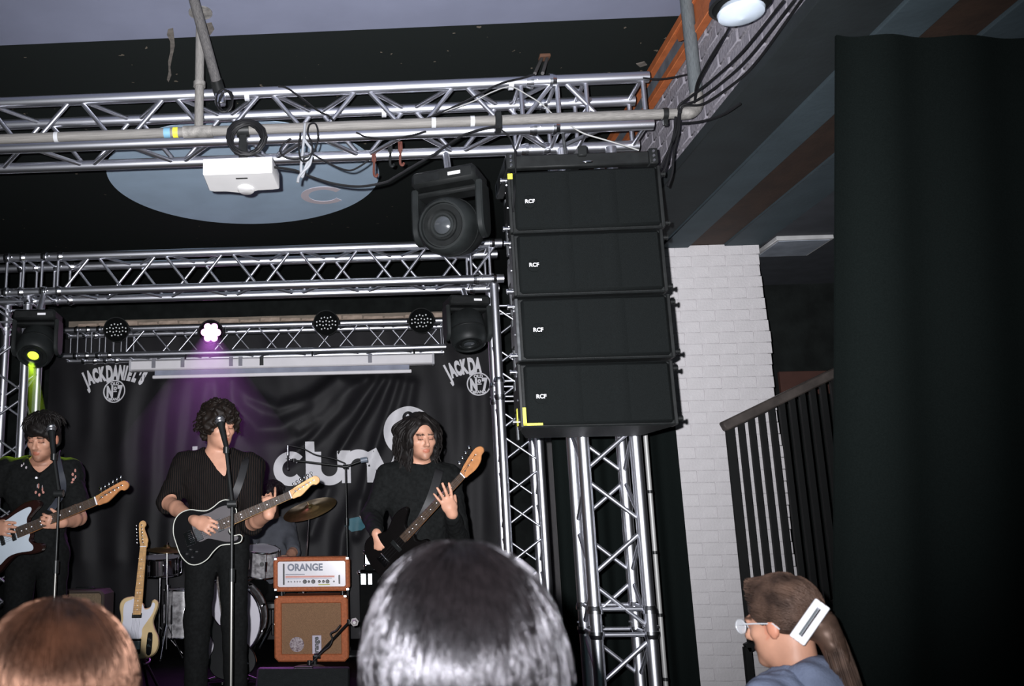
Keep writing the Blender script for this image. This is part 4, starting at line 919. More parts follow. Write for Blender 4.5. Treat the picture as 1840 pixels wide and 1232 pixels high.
def guitar(name, label, bridge, nut, upv, outline, pg, bodym, pgm, fbm, headm, L=.648, bass=False, pick='single', binding=None, group=None, knobs=((-.02, -.09), (.02, -.115)), dots=True, pgs=1.0, headback=False):
    bridge = Vector(bridge); nut = Vector(nut); k = (nut - bridge).length / L
    M = frame(bridge, nut - bridge, upv) @ Matrix.Scale(k, 4)
    bs = 1.12 if bass else 1.0
    t = thing(name, label, 'bass guitar' if bass else 'guitar', bridge, group)
    S = lambda pts: [(p[0] * bs, p[1] * bs) for p in pts]
    MB().prism(closed(S(outline)), -.022, .022, M, bev=.006).build('body', bodym, t)
    if binding:
        pts = [M @ Vector((p[0], p[1], .020)) for p in closed(S(outline))]; MB().tube(pts, .0028 * k, 5, closed=True).build('binding', binding, t)
    if pg: MB().prism(closed(S(pg)), .0215, .0245, M, bev=.0008).build('pickguard', pgm, t)
    jo = .235 * bs
    mb = MB(); mb.prism([(jo - .03, .029), (L, .0215), (L, -.0215), (jo - .03, -.029)], .008, .028, M, bev=.004); nk = mb.build('neck', headm, t)
    e = jo - .045
    mb = MB(); mb.prism([(e, .0285), (L, .0212), (L, -.0212), (e, -.0285)], .028, .0325, M, bev=.001); fb = mb.build('fretboard', fbm, t)
    nf = 20; fret = mat('fret_metal', (.20, .20, .20), .5, 1.0)
    for i in range(1, nf + 1):
        x = L / 2 ** (i / 12)
        if x < e + .004: break
        hw = .0212 + (.0285 - .0212) * (L - x) / (L - e)
        mb = MB(); mb.M = M; mb.box((x - .0006, -hw, .0325), (x + .0006, hw, .0333)); mb.build('fret', fret, fb)
        if dots and i in (3, 5, 7, 9, 12, 15, 17, 19):
            x2 = (x + L / 2 ** ((i - 1) / 12)) / 2
            for vv in ((-.009, .009) if i == 12 else (0,)):
                MB().cyl(M @ Vector((x2, vv, .0322)), M @ Vector((x2, vv, .0332)), .0035 * k, n=10).build('inlay', PRINT, fb)
    mb = MB(); mb.M = M; mb.box((L - .001, -.0215, .026), (L + .004, .0215, .0350)); mb.build('nut', PRINT, t)
    hs = [(L, .022), (L + .02, .027), (L + .05, .034), (L + .15, .047), (L + .178, .042), (L + .19, .022), (L + .182, .004), (L + .16, -.004), (L + .145, .004), (L + .125, .002), (L + .06, -.026), (L + .03, -.026), (L, -.022)]
    if bass: hs = [(L, .023), (L + .02, .030), (L + .06, .042), (L + .17, .060), (L + .215, .052), (L + .23, .028), (L + .215, .006), (L + .185, .0), (L + .15, -.022), (L + .09, -.034), (L + .03, -.028), (L, -.022)]
    hd = MB().prism(closed(hs, 3), .005, .020, M, bev=.002).build('headstock', headm, t)
    ns = 4 if bass else 6
    for i in range(ns):
        x = L + .035 + i * (.042 if bass else .024); vv = .020 + i * (.0075 if bass else .0035)
        mb = MB(); mb.cyl(M @ Vector((x, vv - .012, .018)), M @ Vector((x, vv - .012, .032)), .0045 * k, n=10); mb.cyl(M @ Vector((x, vv - .012, .0195)), M @ Vector((x, vv - .012, .0215)), .0055 * k, n=10)
        tp = mb.build('tuner_post', CHROME2, hd)
        ln = .055 if bass else .04
        mb = MB(); mb.cyl(M @ Vector((x, vv, .008)), M @ Vector((x, vv + ln - .014, .008)), .0028 * k, n=8); mb.sphere(M @ Vector((x, vv + ln - .006, .008)), (.013 if bass else .0085) * k, 8, sc=(1, .35, 1)); mb.build('tuner_key', CHROME, hd)
    if pick == 'single': pk = [((.105, .0), .012, .034), ((.17, 0), .012, .034), ((.045, 0), .012, .036)]
    elif pick == 'hum': pk = [((.19, 0), .021, .037), ((.055, 0), .021, .037)]
    elif pick == 'tele': pk = [((.185, 0), .017, .034)]
    else: pk = [((.13, .0), .016, .045)]
    for (u, vv), hu, hv in pk:
        mb = MB(); mb.M = M; mb.box((u * bs - hu, vv - hv, .023), (u * bs + hu, vv + hv, .031), .003); mb.build('pickup', CHROME2 if pick == 'hum' else (BLKP if (pgm != BLKG or bass) else PRINT), t)
    mb = MB(); mb.M = M
    mb.box((-.035, -.042, .022), (.02, .042, .028), .002); mb.build('bridge', CHROME, t)
    for i in range(ns):
        vv = (i - (ns - 1) / 2) * (.019 if bass else .0105); vn = (i - (ns - 1) / 2) * (.011 if bass else .0072)
        MB().tube([M @ Vector((-.01, vv, .0345)), M @ Vector((L, vn, .0365)), M @ Vector((L + .035 + i * (.042 if bass else .024), (.008 + i * (.0075 if bass else .0035)), .028))], (.0011 if bass else .0006) * k, 4).build('string', CHROME2, t)
    for (u, vv) in knobs:
        MB().cyl(M @ Vector((u * bs, vv * bs, .022)), M @ Vector((u * bs, vv * bs, .042)), .0105 * k, .0085 * k, n=14).build('knob', CHROME, t)
    mb = MB(); mb.cyl(M @ Vector((outline[0][0] * bs, 0, 0)), M @ Vector((outline[0][0] * bs - .012, 0, 0)), .006 * k, n=8); mb.build('strap_button', CHROME, t)
    return t, M, bs

PGW = mat('white_pickguard', (.62, .62, .68), .35, 0, .03)
CREAM = mat('cream_lacquer', (.60, .45, .24), .3, 0, .08, 8, coat=.3)
SMOKE = mat('smoky_pickguard', (.085, .078, .082), .35, 0, .12, 6)
gs, gsM, _ = guitar('electric_guitar', 'black electric guitar with pale binding and grey pickguard played by the singer', P(345, 966, 4.74), P(524, 889, 4.66), (.1, 0, 1), TELE, TELE_PG, BLKG, SMOKE, ROSE, MAPLE, pick='hum', binding=mat('binding_cream', (.55, .56, .5), .4), knobs=((-.03, -.06), (.0, -.085), (-.06, -.075), (-.035, -.105)))
gl, glM, _ = guitar('electric_guitar', 'dark electric guitar with a white pickguard played by the left guitarist', P(-24, 981, 4.74), P(176, 900, 4.68), (.1, 0, 1), STRAT, STRAT_PG, mat('dark_sunburst', (.016, .006, .005), .25, 0, .1, spec=.3), mat('pale_pickguard', (.46, .52, .58), .35, 0, .03), ROSE, MAPLED, knobs=((-.02, -.10), (.0, -.075), (.03, -.06)))
gb, gbM, _ = guitar('bass_guitar', 'dark bass guitar with a wooden headstock played by the long haired bassist', P(692, 1003, 4.87), P(834, 852, 4.54), (-.6, 0, 1), STRAT, None, mat('dark_bass_body', (.0035, .003, .003), .4, 0, .1, spec=.08), BLKG, ROSE, MAPLED, L=.864, bass=True, pick='bass')
# guitar standing on a floor stand
gy = 5.75
gt, gtM, _ = guitar('electric_guitar', 'cream electric guitar with a white pickguard resting on a floor stand', P(243, 1158, gy - .03), P(259, 984, gy + .12), (-1, 0, -.08), TELE, TELE_PG, CREAM, PGW, MAPLE, MAPLE, pick='tele', knobs=((-.01, -.10), (.03, -.10)), dots=True)
mb = MB(); mb.M = gtM; mb.prism(closed([(-.06, -.118), (-.058, -.085), (.06, -.085), (.075, -.10), (.06, -.118)], 3), .0225, .0255, None); mb.build('control_plate', BLKG, gt)
mb = MB(); mb.M = gtM; mb.box((-.06, -.045, .0225), (.035, .045, .0265), .003); mb.build('bridge_plate', BLKG, gt)
def guitar_stand(label, bridge, gm, zf):
    t = thing('guitar_stand', label, 'guitar stand', (gm.translation.x, gm.translation.y + .15, zf), 'floor guitar stands')
    b = gm.translation; tail = gm @ Vector((-.10, 0, 0)); top = Vector((b.x, b.y + .12, tail.z + .22))
    rod('post', (b.x, b.y + .14, tail.z + .0), top, .011, BLKM, t)
    for sx in (-1, 1):
        q = gm @ Vector((-.105, sx * .075, 0))
        MB().tube(catmull([(b.x, b.y + .13, tail.z + .06), (q.x, b.y + .10, q.z - .012), (q.x, q.y - .05, q.z - .014), (q.x, q.y - .062, q.z + .012)], 6), .008, 8).build('cradle_arm', BLKM, t)
        rod('leg', (b.x, b.y + .14, tail.z + .03), (b.x + sx * .17, b.y + .02, zf + .009), .009, BLKM, t)
        MB().sphere((b.x + sx * .17, b.y + .02, zf + .011), .012, 8).build('foot', RUBBER, t)
    rod('leg', (b.x, b.y + .14, tail.z + .03), (b.x, b.y + .34, zf + .009), .009, BLKM, t); MB().sphere((b.x, b.y + .34, zf + .011), .012, 8).build('foot', RUBBER, t)
    return t
guitar_stand('black floor stand holding the cream guitar', None, gtM, STZ)
gd, gdM, _ = guitar('electric_guitar', 'dark electric guitar on a stand in front of the bass drum', P(418, 1192, 6.3), P(392, 1020, 6.42), (-1, 0, .1), STRAT, None, BLKG, BLKG, ROSE, MAPLED, pick='hum', knobs=((-.02, -.10), (.02, -.09)))
guitar_stand('black floor stand holding the dark guitar before the bass drum', None, gdM, STZ)

# ================================================================== DRUM KIT
PEARL = mat('grey_pearl_wrap', (.46, .45, .46), .3, 0, 0, 26, col2=(.16, .155, .16), coat=.4)
SKIN_D = mat('drum_head_white', (.62, .60, .66), .5, 0, .03)
def drum(name, label, c, ax, R, D, shell, head, lugs=8, front=True, legs=None):
    c = Vector(c); ax = Vector(ax).normalized(); H = basis(ax).to_4x4(); H.translation = c
    t = thing(name, label, 'drum', c - Vector((0, 0, R if abs(ax.z) < .5 else D / 2)), 'drum kit')
    MB().lathe([(R * .97, -D / 2), (R, -D / 2 + .002), (R, D / 2 - .002), (R * .97, D / 2)], 36, H).build('shell', shell, t)
    for s in (-1, 1):
        ring = [H @ Vector((cos(a) * R * 1.03, sin(a) * R * 1.03, s * (D / 2 + .002))) for a in np.linspace(0, 2 * pi, 40, endpoint=False)]
        MB().tube(ring, .011 if R > .25 else .008, 8, closed=True).build('hoop', CHROME, t)
        MB().lathe([(R * 1.0, s * D / 2), (R * .99, s * (D / 2 + .006)), (0, s * (D / 2 + .008))], 36, H).build('drum_head', head, t)
    for k in range(lugs):
        a = 2 * pi * (k + .5) / lugs; x, y = cos(a), sin(a)
        mb = MB(); mb.cyl(H @ Vector((x * (R + .012), y * (R + .012), -D * .2)), H @ Vector((x * (R + .012), y * (R + .012), D * .2)), .011, n=8); lg = mb.build('lug', CHROME, t)
        mb = MB(); mb.cyl(H @ Vector((x * (R + .014), y * (R + .014), -D / 2 - .012)), H @ Vector((x * (R + .014), y * (R + .014), D / 2 + .012)), .0035, n=6); mb.build('tension_rod', CHROME, lg)
    if legs:
        for k in range(3):
            a = 2 * pi * k / 3 + .5; q = H @ Vector((cos(a) * (R + .02), sin(a) * (R + .02), 0)); rod('leg', q + Vector((0, 0, .05)), (q.x, q.y, STZ + .002), .007, CHROME, t)
    return t
bc = P(407, 1148, 7.42); Rb = .29; bc.z = STZ + Rb + .02
drum('bass_drum', 'large bass drum with a white front head behind the singer', bc, (0, -1, 0), Rb, .40, PEARL, SKIN_D, 10)
c = P(470, 1008, 7.62); drum('rack_tom', 'grey pearl rack tom beside the left edge of the amplifier head', c, (.1, -.25, 1), .135, .20, PEARL, SKIN_D, 6)
rod_t = None
t = bpy.data.objects['rack_tom']; rod('mount_arm', c + Vector((0, .0, -.11)), bc + Vector((.12, .1, Rb - .02)), .012, CHROME, t); MB().cyl(c + Vector((.02, -.136, -.02)), c + Vector((.02, -.150, -.02)), .018, n=14).build('air_vent', BLKP, t)
c = P(330, 1094, 7.55); c.z = STZ + .34; drum('floor_tom', 'grey pearl floor tom half hidden behind the singer', c, (0, 0, 1), .15, .36, PEARL, SKIN_D, 8, legs=True)
c = P(288, 1016, 7.75); drum('snare_drum', 'chrome snare drum behind the neck of the cream guitar', c, (0, -.12, 1), .165, .13, CHROME, SKIN_D, 8)
t = bpy.data.objects['snare_drum']; rod('stand_post', c - Vector((0, 0, .06)), (c.x, c.y, STZ + .1), .013, CHROME, t)
for k in range(3):
    a = k * 2.1; rod('stand_leg', (c.x, c.y, STZ + .22), (c.x + cos(a) * .2, c.y + sin(a) * .2, STZ + .005), .008, CHROME, t)
BRONZE = mat('cymbal_bronze', (.62, .42, .16), .28, 1.0, .12, 30)
def cymbal(label, c, nrm, R, base, m=BRONZE):
    c = Vector(c); H = basis(nrm).to_4x4(); H.translation = c; base = Vector(base)
    t = thing('cymbal_stand', label, 'cymbal', (base.x, base.y, STZ), 'cymbals')
    MB().lathe([(.006, .03), (R * .10, .028), (R * .16, .016), (R * .2, .010), (R * .6, .0), (R, -.014), (R, -.0155), (R * .6, -.002), (R * .2, .007), (R * .1, .022), (.005, .024)], 40, H).build('cymbal', m, t)
    MB().cyl(c + H.to_3x3() @ Vector((0, 0, .02)), c + H.to_3x3() @ Vector((0, 0, .05)), .008, n=10).build('wing_nut', CHROME, t)
    rod('pole', c - Vector((0, 0, .0)), (base.x, base.y, STZ + .30), .009, CHROME, t); rod('lower_pole', (base.x, base.y, STZ + .55), (base.x, base.y, STZ + .08), .0125, CHROME, t)
    MB().cyl((base.x, base.y, STZ + .53), (base.x, base.y, STZ + .57), .018, n=12).build('collar', CHROME, t)
    for k in range(3):
        a = k * 2 * pi / 3 + .4; rod('leg', (base.x, base.y, STZ + .28), (base.x + cos(a) * .13, base.y + sin(a) * .13, STZ + .008), .007, CHROME, t); MB().sphere((base.x + cos(a) * .13, base.y + sin(a) * .13, STZ + .012), .012, 8).build('foot', RUBBER, t)
    return t
c = P(556, 912, 7.62); b_ = P(544, 1000, 7.72); cymbal('bronze crash cymbal on a chrome stand above the amplifier head', c, (-.22, -.30, .75), .23, b_)
c = P(262, 1008, 7.95); b_ = P(300, 1100, 7.4); cymbal('bronze hi-hat cymbal on a chrome stand left of the singer', P(300, 985, 7.4), (0.05, -.1, 1), .17, b_)

# ================================================================== STANDS AND MICROPHONES
def mic(name_t, c, d, r=.025, L=.16):
    d = Vector(d).normalized(); c = Vector(c); H = basis(d).to_4x4(); H.translation = c
    MB().sphere(c, r, 16, R=H.to_3x3(), sc=(1, 1, 1.05)).build('mic_grille', mat('mic_mesh', (.12, .12, .13), .35, .6, .3, 300), name_t)
    ring = [H @ Vector((cos(a) * r * 1.03, sin(a) * r * 1.03, 0)) for a in np.linspace(0, 2 * pi, 24, endpoint=False)]
    MB().tube(ring, r * .13, 6, closed=True).build('mic_band', CHROME2, name_t)
    MB().lathe([(r * .75, -r * .6), (r * .78, -r * .9), (r * .62, -r * 1.6), (r * .42, -L)], 16, H).build('mic_body', BLKP, name_t)
def mic_stand(label, mp, mdir, elbow, base, rbase=.14, r1=.010, chrome_low=True, micr=.025, clutch=True):
    base = Vector(base); elbow = Vector(elbow); mp = Vector(mp); mdir = Vector(mdir).normalized()
    t = thing('microphone_stand', label, 'microphone stand', (base.x, base.y, STZ), 'microphone stands')
    if micr: mic(t, mp, mdir, micr)
    e = mp - mdir * .15 if micr else mp
    rod('boom', e, elbow, .0085, BLKM, t)
    MB().cyl(elbow - Vector((.022, 0, 0)), elbow + Vector((.022, 0, 0)), .018, n=12).build('clutch', BLKM, t)
    q = elbow.lerp(e, .93); MB().cyl(q - Vector((0, 0, .015)), q + Vector((0, 0, .015)), .016, n=12).build('mic_clip', BLKP, t)
    mid = elbow.lerp(Vector((base.x, base.y, STZ)), .30)
    rod('upper_pole', elbow, mid, r1 * .75, BLKM, t); rod('lower_pole', mid, (base.x, base.y, STZ + .02), r1, (mat('dull_chrome_pole', (.22, .215, .20), .42, 1.0) if chrome_low else BLKM), t)
    MB().cyl(mid - Vector((0, 0, .03)), mid + Vector((0, 0, .03)), .016, n=12).build('grip', BLKP, t)
    MB().lathe([(rbase, 0), (rbase, .012), (rbase * .8, .022), (.02, .03), (.016, .06)], 28, Matrix.Translation((base.x, base.y, STZ + .001))).build('base', BLKM, t)
    return t
mp = P(395, 755, 4.50); el = P(417, 905, 4.38); bs_ = P(421, 1232, 4.36)
mic_stand('black microphone stand with a round headed microphone before the singer', mp, mp - P(407, 800, 4.48) + Vector((0, .03, 0)), el, (el.x, 4.38, 0))
mp = P(92, 770, 4.52); el = P(106, 886, 4.42)
mic_stand('microphone stand before the left guitarist', mp, mp - P(101, 820, 4.50) + Vector((0, .04, 0)), el, (el.x, 4.42, 0), r1=.008)
el = P(621, 838, 7.62)
t = mic_stand('overhead boom microphone stand reaching across the white lettering', P(521, 826, 7.62), (-1, 0, 0), el, (el.x + .0, 7.62, 0), micr=0, chrome_low=False)
mic(t, P(517, 842, 7.62), (0, 0, -1), .012, .13); 
MB().cyl(P(517, 800, 7.62), P(517, 818, 7.62), .010, n=10).build('shock_mount', CHROME2, t)
rod('boom_tail', el, P(655, 826, 7.62), .009, BLKM, t); MB().cyl(P(648, 827, 7.62), P(660, 825, 7.62), .022, n=14).build('counterweight', mat('blue_grey_weight', (.22, .26, .32), .4), t)
cable('mic_cable', [P(x, y, 7.61) for x, y in ((520, 800), (545, 806), (565, 816), (582, 820), (600, 824), (620, 832))], .006, 'black microphone cable sagging across the white lettering')
mp = P(632, 1112, 6.55); el = P(585, 1158, 6.75)
t = mic_stand('low black boom stand with a cable in front of the orange cabinet', mp, (mp - P(600, 1145, 6.7)), P(570, 1178, 6.78), (P(556, 1190, 6.85).x, 6.85, 0), micr=.0, rbase=.12)
MB().lathe([(.028, 0), (.030, .006), (.018, .012), (.012, .05)], 6, frame(P(637, 1117, 6.55), (1, 0, .2), (0, 0, 1))).build('clip_nut', mat('pale_nut', (.45, .42, .42), .4), t)
cable('stand_cable', [P(x, y, 6.62) for x, y in ((560, 1190), (580, 1170), (592, 1160), (597, 1148), (594, 1138), (604, 1132), (612, 1122))], .006, 'black cable twisted round the low boom stand')
# equipment rack with chrome corners beside the bassist
ry = 6.7; a = P(645, 1027, ry); b = P(715, 1190, ry)
t = thing('equipment_rack', 'black equipment rack with shiny corners behind the bassist', 'rack', ((a.x + b.x) / 2, ry + .2, STZ))
MB().box((a.x, ry, STZ + .03), (b.x, ry + .4, a.z), .01).build('case', MATTE, t)
z2 = P(655, 992, ry).z; MB().box((a.x + .04, ry + .03, a.z + .002), (b.x, ry + .36, z2), .008).build('top_unit', MATTE, t)
SHINY = mat('rack_panel', (.40, .44, .45), .25, .7, 0, 40, col2=(.12, .16, .16))
for (x0, y0, x1, y1) in ((648, 1030, 658, 1050), (661, 1030, 669, 1050)):
    p = P(x0, y0, ry - .002); q = P(x1, y1, ry - .002); MB().box((p.x, ry - .006, q.z), (q.x, ry + .002, p.z), .002).build('panel', SHINY, t)
p = P(656, 994, ry); q = P(665, 1014, ry); MB().box((p.x, ry + .022, q.z), (q.x, ry + .032, p.z), .002).build('panel', SHINY, t)
for (x, y, dy) in ((645.5, 1028, 0), (657, 1016, .03), (656, 992, .03)): p = P(x, y, ry); MB().sphere((p.x, ry + dy, p.z), .016, 12).build('ball_corner', CHROME, t)
for x in (a.x + .05, b.x - .05): MB().cyl((x, ry + .06, STZ), (x, ry + .06, STZ + .032), .02).build('foot', RUBBER, t); MB().cyl((x, ry + .34, STZ), (x, ry + .34, STZ + .032), .02).build('foot', RUBBER, t)
# floor monitor wedge
wy = 4.75; p = P(545, 1200, wy + .22); wz = p.z
t = thing('monitor_wedge', 'black floor monitor wedge at the front of the stage before the cabinet', 'monitor speaker', (p.x, wy + .2, STZ))
pl = [(wy + .36, STZ + .002), (wy + .03, STZ + .002), (wy, STZ + .05), (wy + .20, wz), (wy + .27, wz)]
MB().prism(pl, p.x - .24, p.x + .24, Matrix(((0, 0, 1, 0), (1, 0, 0, 0), (0, 1, 0, 0), (0, 0, 0, 1))), bev=.008).build('cabinet', CABN, t)
MB().box((p.x - .05, wy + .215, wz - .004), (p.x + .05, wy + .255, wz + .006), .004).build('handle', BLKP, t)
p2 = Vector((p.x, wy + .34, STZ + .09))
mb = MB(); mb.M = frame(Vector((p.x, wy + .318, (STZ + wz) / 2)), (1, 0, 0), Vector((0, -.09, wz - STZ))); mb.box((-.21, -.11, -.004), (.21, .11, .004), .003); mb.build('grille', GRILLE, t)

# ================================================================== PEOPLE
class Field:
    """signed distance grid with smooth unions, meshed by surface nets"""
    def __init__(s, lo, hi, h):
        s.lo = np.array(lo, float); s.h = h; s.n = np.ceil((np.array(hi) - s.lo) / h).astype(int) + 2
        s.F = np.full(s.n, 0.4, np.float32)
        s.ax = [s.lo[i] + h * np.arange(s.n[i]) for i in range(3)]
    def _grid(s, lo, hi, pad):
        i0 = np.clip(np.floor((np.array(lo) - pad - s.lo) / s.h).astype(int), 0, s.n); i1 = np.clip(np.ceil((np.array(hi) + pad - s.lo) / s.h).astype(int) + 1, 0, s.n)
        sl = tuple(slice(a, b) for a, b in zip(i0, i1))
        return sl, s.ax[0][sl[0]][:, None, None], s.ax[1][sl[1]][None, :, None], s.ax[2][sl[2]][None, None, :]
    def _mix(s, sl, d, k, op):
        A = s.F[sl]; d = d.astype(np.float32)
        if op == 'u': hh = np.maximum(k - np.abs(A - d), 0) / k; s.F[sl] = np.minimum(A, d) - hh * hh * k * .25
        else: d = -d; hh = np.maximum(k - np.abs(A - d), 0) / k; s.F[sl] = np.maximum(A, d) + hh * hh * k * .25
    def cone(s, a, b, ra, rb, k=.02, op='u'):
        a = np.array(a, float); b = np.array(b, float); r = max(ra, rb)
        sl, X, Y, Z = s._grid(np.minimum(a, b) - r, np.maximum(a, b) + r, k + .015)
        if any(q.stop <= q.start for q in sl): return
        e = b - a; L2 = max(e @ e, 1e-9); t = np.clip(((X - a[0]) * e[0] + (Y - a[1]) * e[1] + (Z - a[2]) * e[2]) / L2, 0, 1)
        d = np.sqrt((X - a[0] - t * e[0]) ** 2 + (Y - a[1] - t * e[1]) ** 2 + (Z - a[2] - t * e[2]) ** 2) - (ra + (rb - ra) * t)
        s._mix(sl, d, k, op)
    def ell(s, c, r, B=None, k=.02, op='u'):
        c = np.array(c, float); r = np.array(r, float); B = np.eye(3) if B is None else np.array(B)
        ext = np.sqrt(((B * r[None, :]) ** 2).sum(1)); sl, X, Y, Z = s._grid(c - ext, c + ext, k + .015)
        if any(q.stop <= q.start for q in sl): return
        X = X - c[0]; Y = Y - c[1]; Z = Z - c[2]
        q = [X * B[0, i] + Y * B[1, i] + Z * B[2, i] for i in range(3)]
        k0 = np.sqrt(sum((q[i] / r[i]) ** 2 for i in range(3))) + 1e-6; k1 = np.sqrt(sum((q[i] / r[i] ** 2) ** 2 for i in range(3))) + 1e-6
        s._mix(sl, k0 * (k0 - 1) / k1, k, op)
    def noise(s, amp, f, seed=0):
        X = s.ax[0][:, None, None]; Y = s.ax[1][None, :, None]; Z = s.ax[2][None, None, :]
        n = np.sin(X * f + 1.7 * np.sin(Z * f * .6 + seed)) * np.sin(Z * f * .8 + 1.3 * np.sin(Y * f * .7 + seed)) + .5 * np.sin(Y * f * 1.7 + X * f * 1.1 + seed * 2 + np.sin(Z * f * 1.5))
        s.F += (amp * n).astype(np.float32)
    def mesh(s):
        F = s.F; S = F < 0; nx, ny, nz = F.shape
        cs = [(i, j, k) for i in (0, 1) for j in (0, 1) for k in (0, 1)]
        cnt = np.zeros((nx - 1, ny - 1, nz - 1), np.int8)
        for i, j, k in cs: cnt += S[i:nx - 1 + i, j:ny - 1 + j, k:nz - 1 + k]
        act = (cnt > 0) & (cnt < 8); idx = np.argwhere(act); N = len(idx)
        vid = np.full(act.shape, -1, np.int32); vid[act] = np.arange(N)
        val = {c: F[idx[:, 0] + c[0], idx[:, 1] + c[1], idx[:, 2] + c[2]].astype(float) for c in cs}
        acc = np.zeros((N, 3)); n = np.zeros(N)
        for c in cs:
            for a in range(3):
                if c[a]: continue
                d = list(c); d[a] = 1; d = tuple(d); v0, v1 = val[c], val[d]; m = (v0 < 0) != (v1 < 0)
                t = np.where(m, v0 / np.where(m, v0 - v1, 1), 0); p = np.tile(np.array(c, float), (N, 1)); p[:, a] = t
                acc[m] += p[m]; n += m
        V = s.lo + (idx + acc / np.maximum(n, 1)[:, None]) * s.h
        Q = []
        for a in range(3):
            b, c = [(1, 2), (2, 0), (0, 1)][a]
            sl0 = [slice(None)] * 3; sl1 = [slice(None)] * 3; sl0[a] = slice(0, -1); sl1[a] = slice(1, None)
            S0 = S[tuple(sl0)]; S1 = S[tuple(sl1)]; ch = np.argwhere(S0 != S1)
            ch = ch[(ch[:, b] > 0) & (ch[:, c] > 0) & (ch[:, b] < S0.shape[b] - 1) & (ch[:, c] < S0.shape[c] - 1)]
            if not len(ch): continue
            fl = S0[tuple(ch.T)]
            def g(db, dc): q = ch.copy(); q[:, b] -= db; q[:, c] -= dc; return vid[tuple(q.T)]
            quad = np.stack([g(1, 1), g(0, 1), g(0, 0), g(1, 0)], 1); quad[~fl] = quad[~fl][:, ::-1]; Q.append(quad)
        return V, np.concatenate(Q)
def np_mesh(name, V, Q, m, parent, colfn=None, smooth_it=1):
    if smooth_it and len(Q):
        for _ in range(smooth_it):
            acc = np.zeros_like(V); n = np.zeros(len(V)); K = Q.shape[1]
            for i in range(K):
                np.add.at(acc, Q[:, i], V[Q[:, (i + 1) % K]]); np.add.at(n, Q[:, i], 1)
            V = V * .5 + .5 * acc / np.maximum(n, 1)[:, None]
    me = bpy.data.meshes.new(name); K = Q.shape[1]
    me.vertices.add(len(V)); me.vertices.foreach_set('co', V.ravel()); me.loops.add(Q.size); me.loops.foreach_set('vertex_index', Q.ravel().astype(np.int32))
    me.polygons.add(len(Q)); me.polygons.foreach_set('loop_start', np.arange(0, Q.size, K, dtype=np.int32)); me.polygons.foreach_set('loop_total', np.full(len(Q), K, np.int32))
    me.update(); me.validate(); me.materials.append(m); me.shade_smooth()
    if colfn is not None:
        C = np.concatenate([colfn(V), np.ones((len(V), 1))], 1).astype(np.float32)
        ca = me.color_attributes.new('Col', 'FLOAT_COLOR', 'POINT'); ca.data.foreach_set('color', C.ravel())
    return link(name, me, parent)
def head_rot(yaw=0, pitch=0, roll=0):
    """columns: image-right, forward, up; yaw turns the face to the image right, pitch looks down"""
    R = Matrix.Rotation(radians(yaw), 3, 'Z') @ Matrix.Rotation(radians(roll), 3, 'Y') @ Matrix.Rotation(radians(pitch), 3, 'X')
    return np.array(R) @ np.array([[1, 0, 0], [0, -1, 0], [0, 0, 1]], float)
def add_head(Fd, c, B, s=1.0, nose=1.0):
    c = np.array(c); T = lambda x, y, z: c + B @ (np.array((x, y, z)) * s)
    E = lambda p, r, k=.02, op='u': Fd.ell(T(*p), np.array(r) * s, B, k * s, op)
    E((0, -.018, .040), (.074, .094, .086)); E((0, .030, -.020), (.060, .060, .088), .03); E((0, .036, -.072), (.047, .050, .042), .03)
    E((0, .078, -.100), (.020, .018, .016), .025)
    for q in (-1, 1):
        E((q * .042, .058, -.022), (.022, .022, .018), .02); E((q * .030, .100, .004), (.017, .014, .012), .012, 's'); E((q * .030, .079, .003), (.0135, .0125, .0115), .004)
        E((q * .077, -.008, -.010), (.010, .020, .031), .008); E((q * .0105, .099, -.036), (.008, .009, .007), .008)
        E((q * .03, .083, .022), (.022, .012, .008), .012)
    Fd.cone(T(0, .086, .012), T(0, .112 * nose, -.026), .008 * s, .0115 * s, .012 * s); Fd.cone(T(0, .1, -.03), T(0, .113 * nose, -.028), .009 * s, .009 * s, .008 * s)
    E((0, .089, -.058), (.022, .012, .0055), .005); E((0, .088, -.068), (.019, .012, .0065), .005); E((0, .101, -.0628), (.021, .006, .0012), .003, 's')
def head_colour(c, B, s=1.0, beard=.0, lip=(.86, .58, .56), brow=.12, lashes=True):
    c = np.array(c)
    def fn(V):
        q = (V - c) @ B / s; C = np.ones((len(V), 3)); x, y, z = q.T; front = y > .03; near = (np.abs(x) < .12) & (np.abs(z) < .15) & (y > -.05)
        def mixc(m, col): C[m] = np.array(col)
        ax = np.abs(x)
        if beard: 
            sm = lambda a, b, q: np.clip((q - a) / (b - a), 0, 1); wgt = np.maximum.reduce([sm(-.066, -.09, z) * sm(.02, .05, y), sm(.032, .052, ax) * sm(-.035, -.07, z) * sm(-.0, .03, y) * .8, np.exp(-((z + .050) / .005) ** 2) * sm(.034, .024, ax) * sm(.07, .085, y)]) * near
            C *= (1 - beard * wgt[:, None] * np.array((.72, .78, .82)))
        mixc(near & front & (((x / .021) ** 2 + ((z + .063) / .0115) ** 2) < 1) & (y > .075), lip)
        m = near & front & (ax > .012) & (ax < .05) & (np.abs(z - .0235 - .10 * np.maximum(0, .03 - ax)) < .0048); C[m] = brow
        if lashes: m = near & front & (ax > .016) & (ax < .045) & (np.abs(z + .0035 - .25 * (ax - .03) ** 2 * 20) < .0026); C[m] = .10
        m = near & front & (ax > .014) & (ax < .046) & (z > -.002) & (z < .012); C[m] *= np.array((.80, .72, .72))
        m = near & (ax > .060) & (np.abs(y + .005) < .03) & (np.abs(z + .01) < .03); C[m] *= np.array((1, .82, .78))
        return C
    return fn
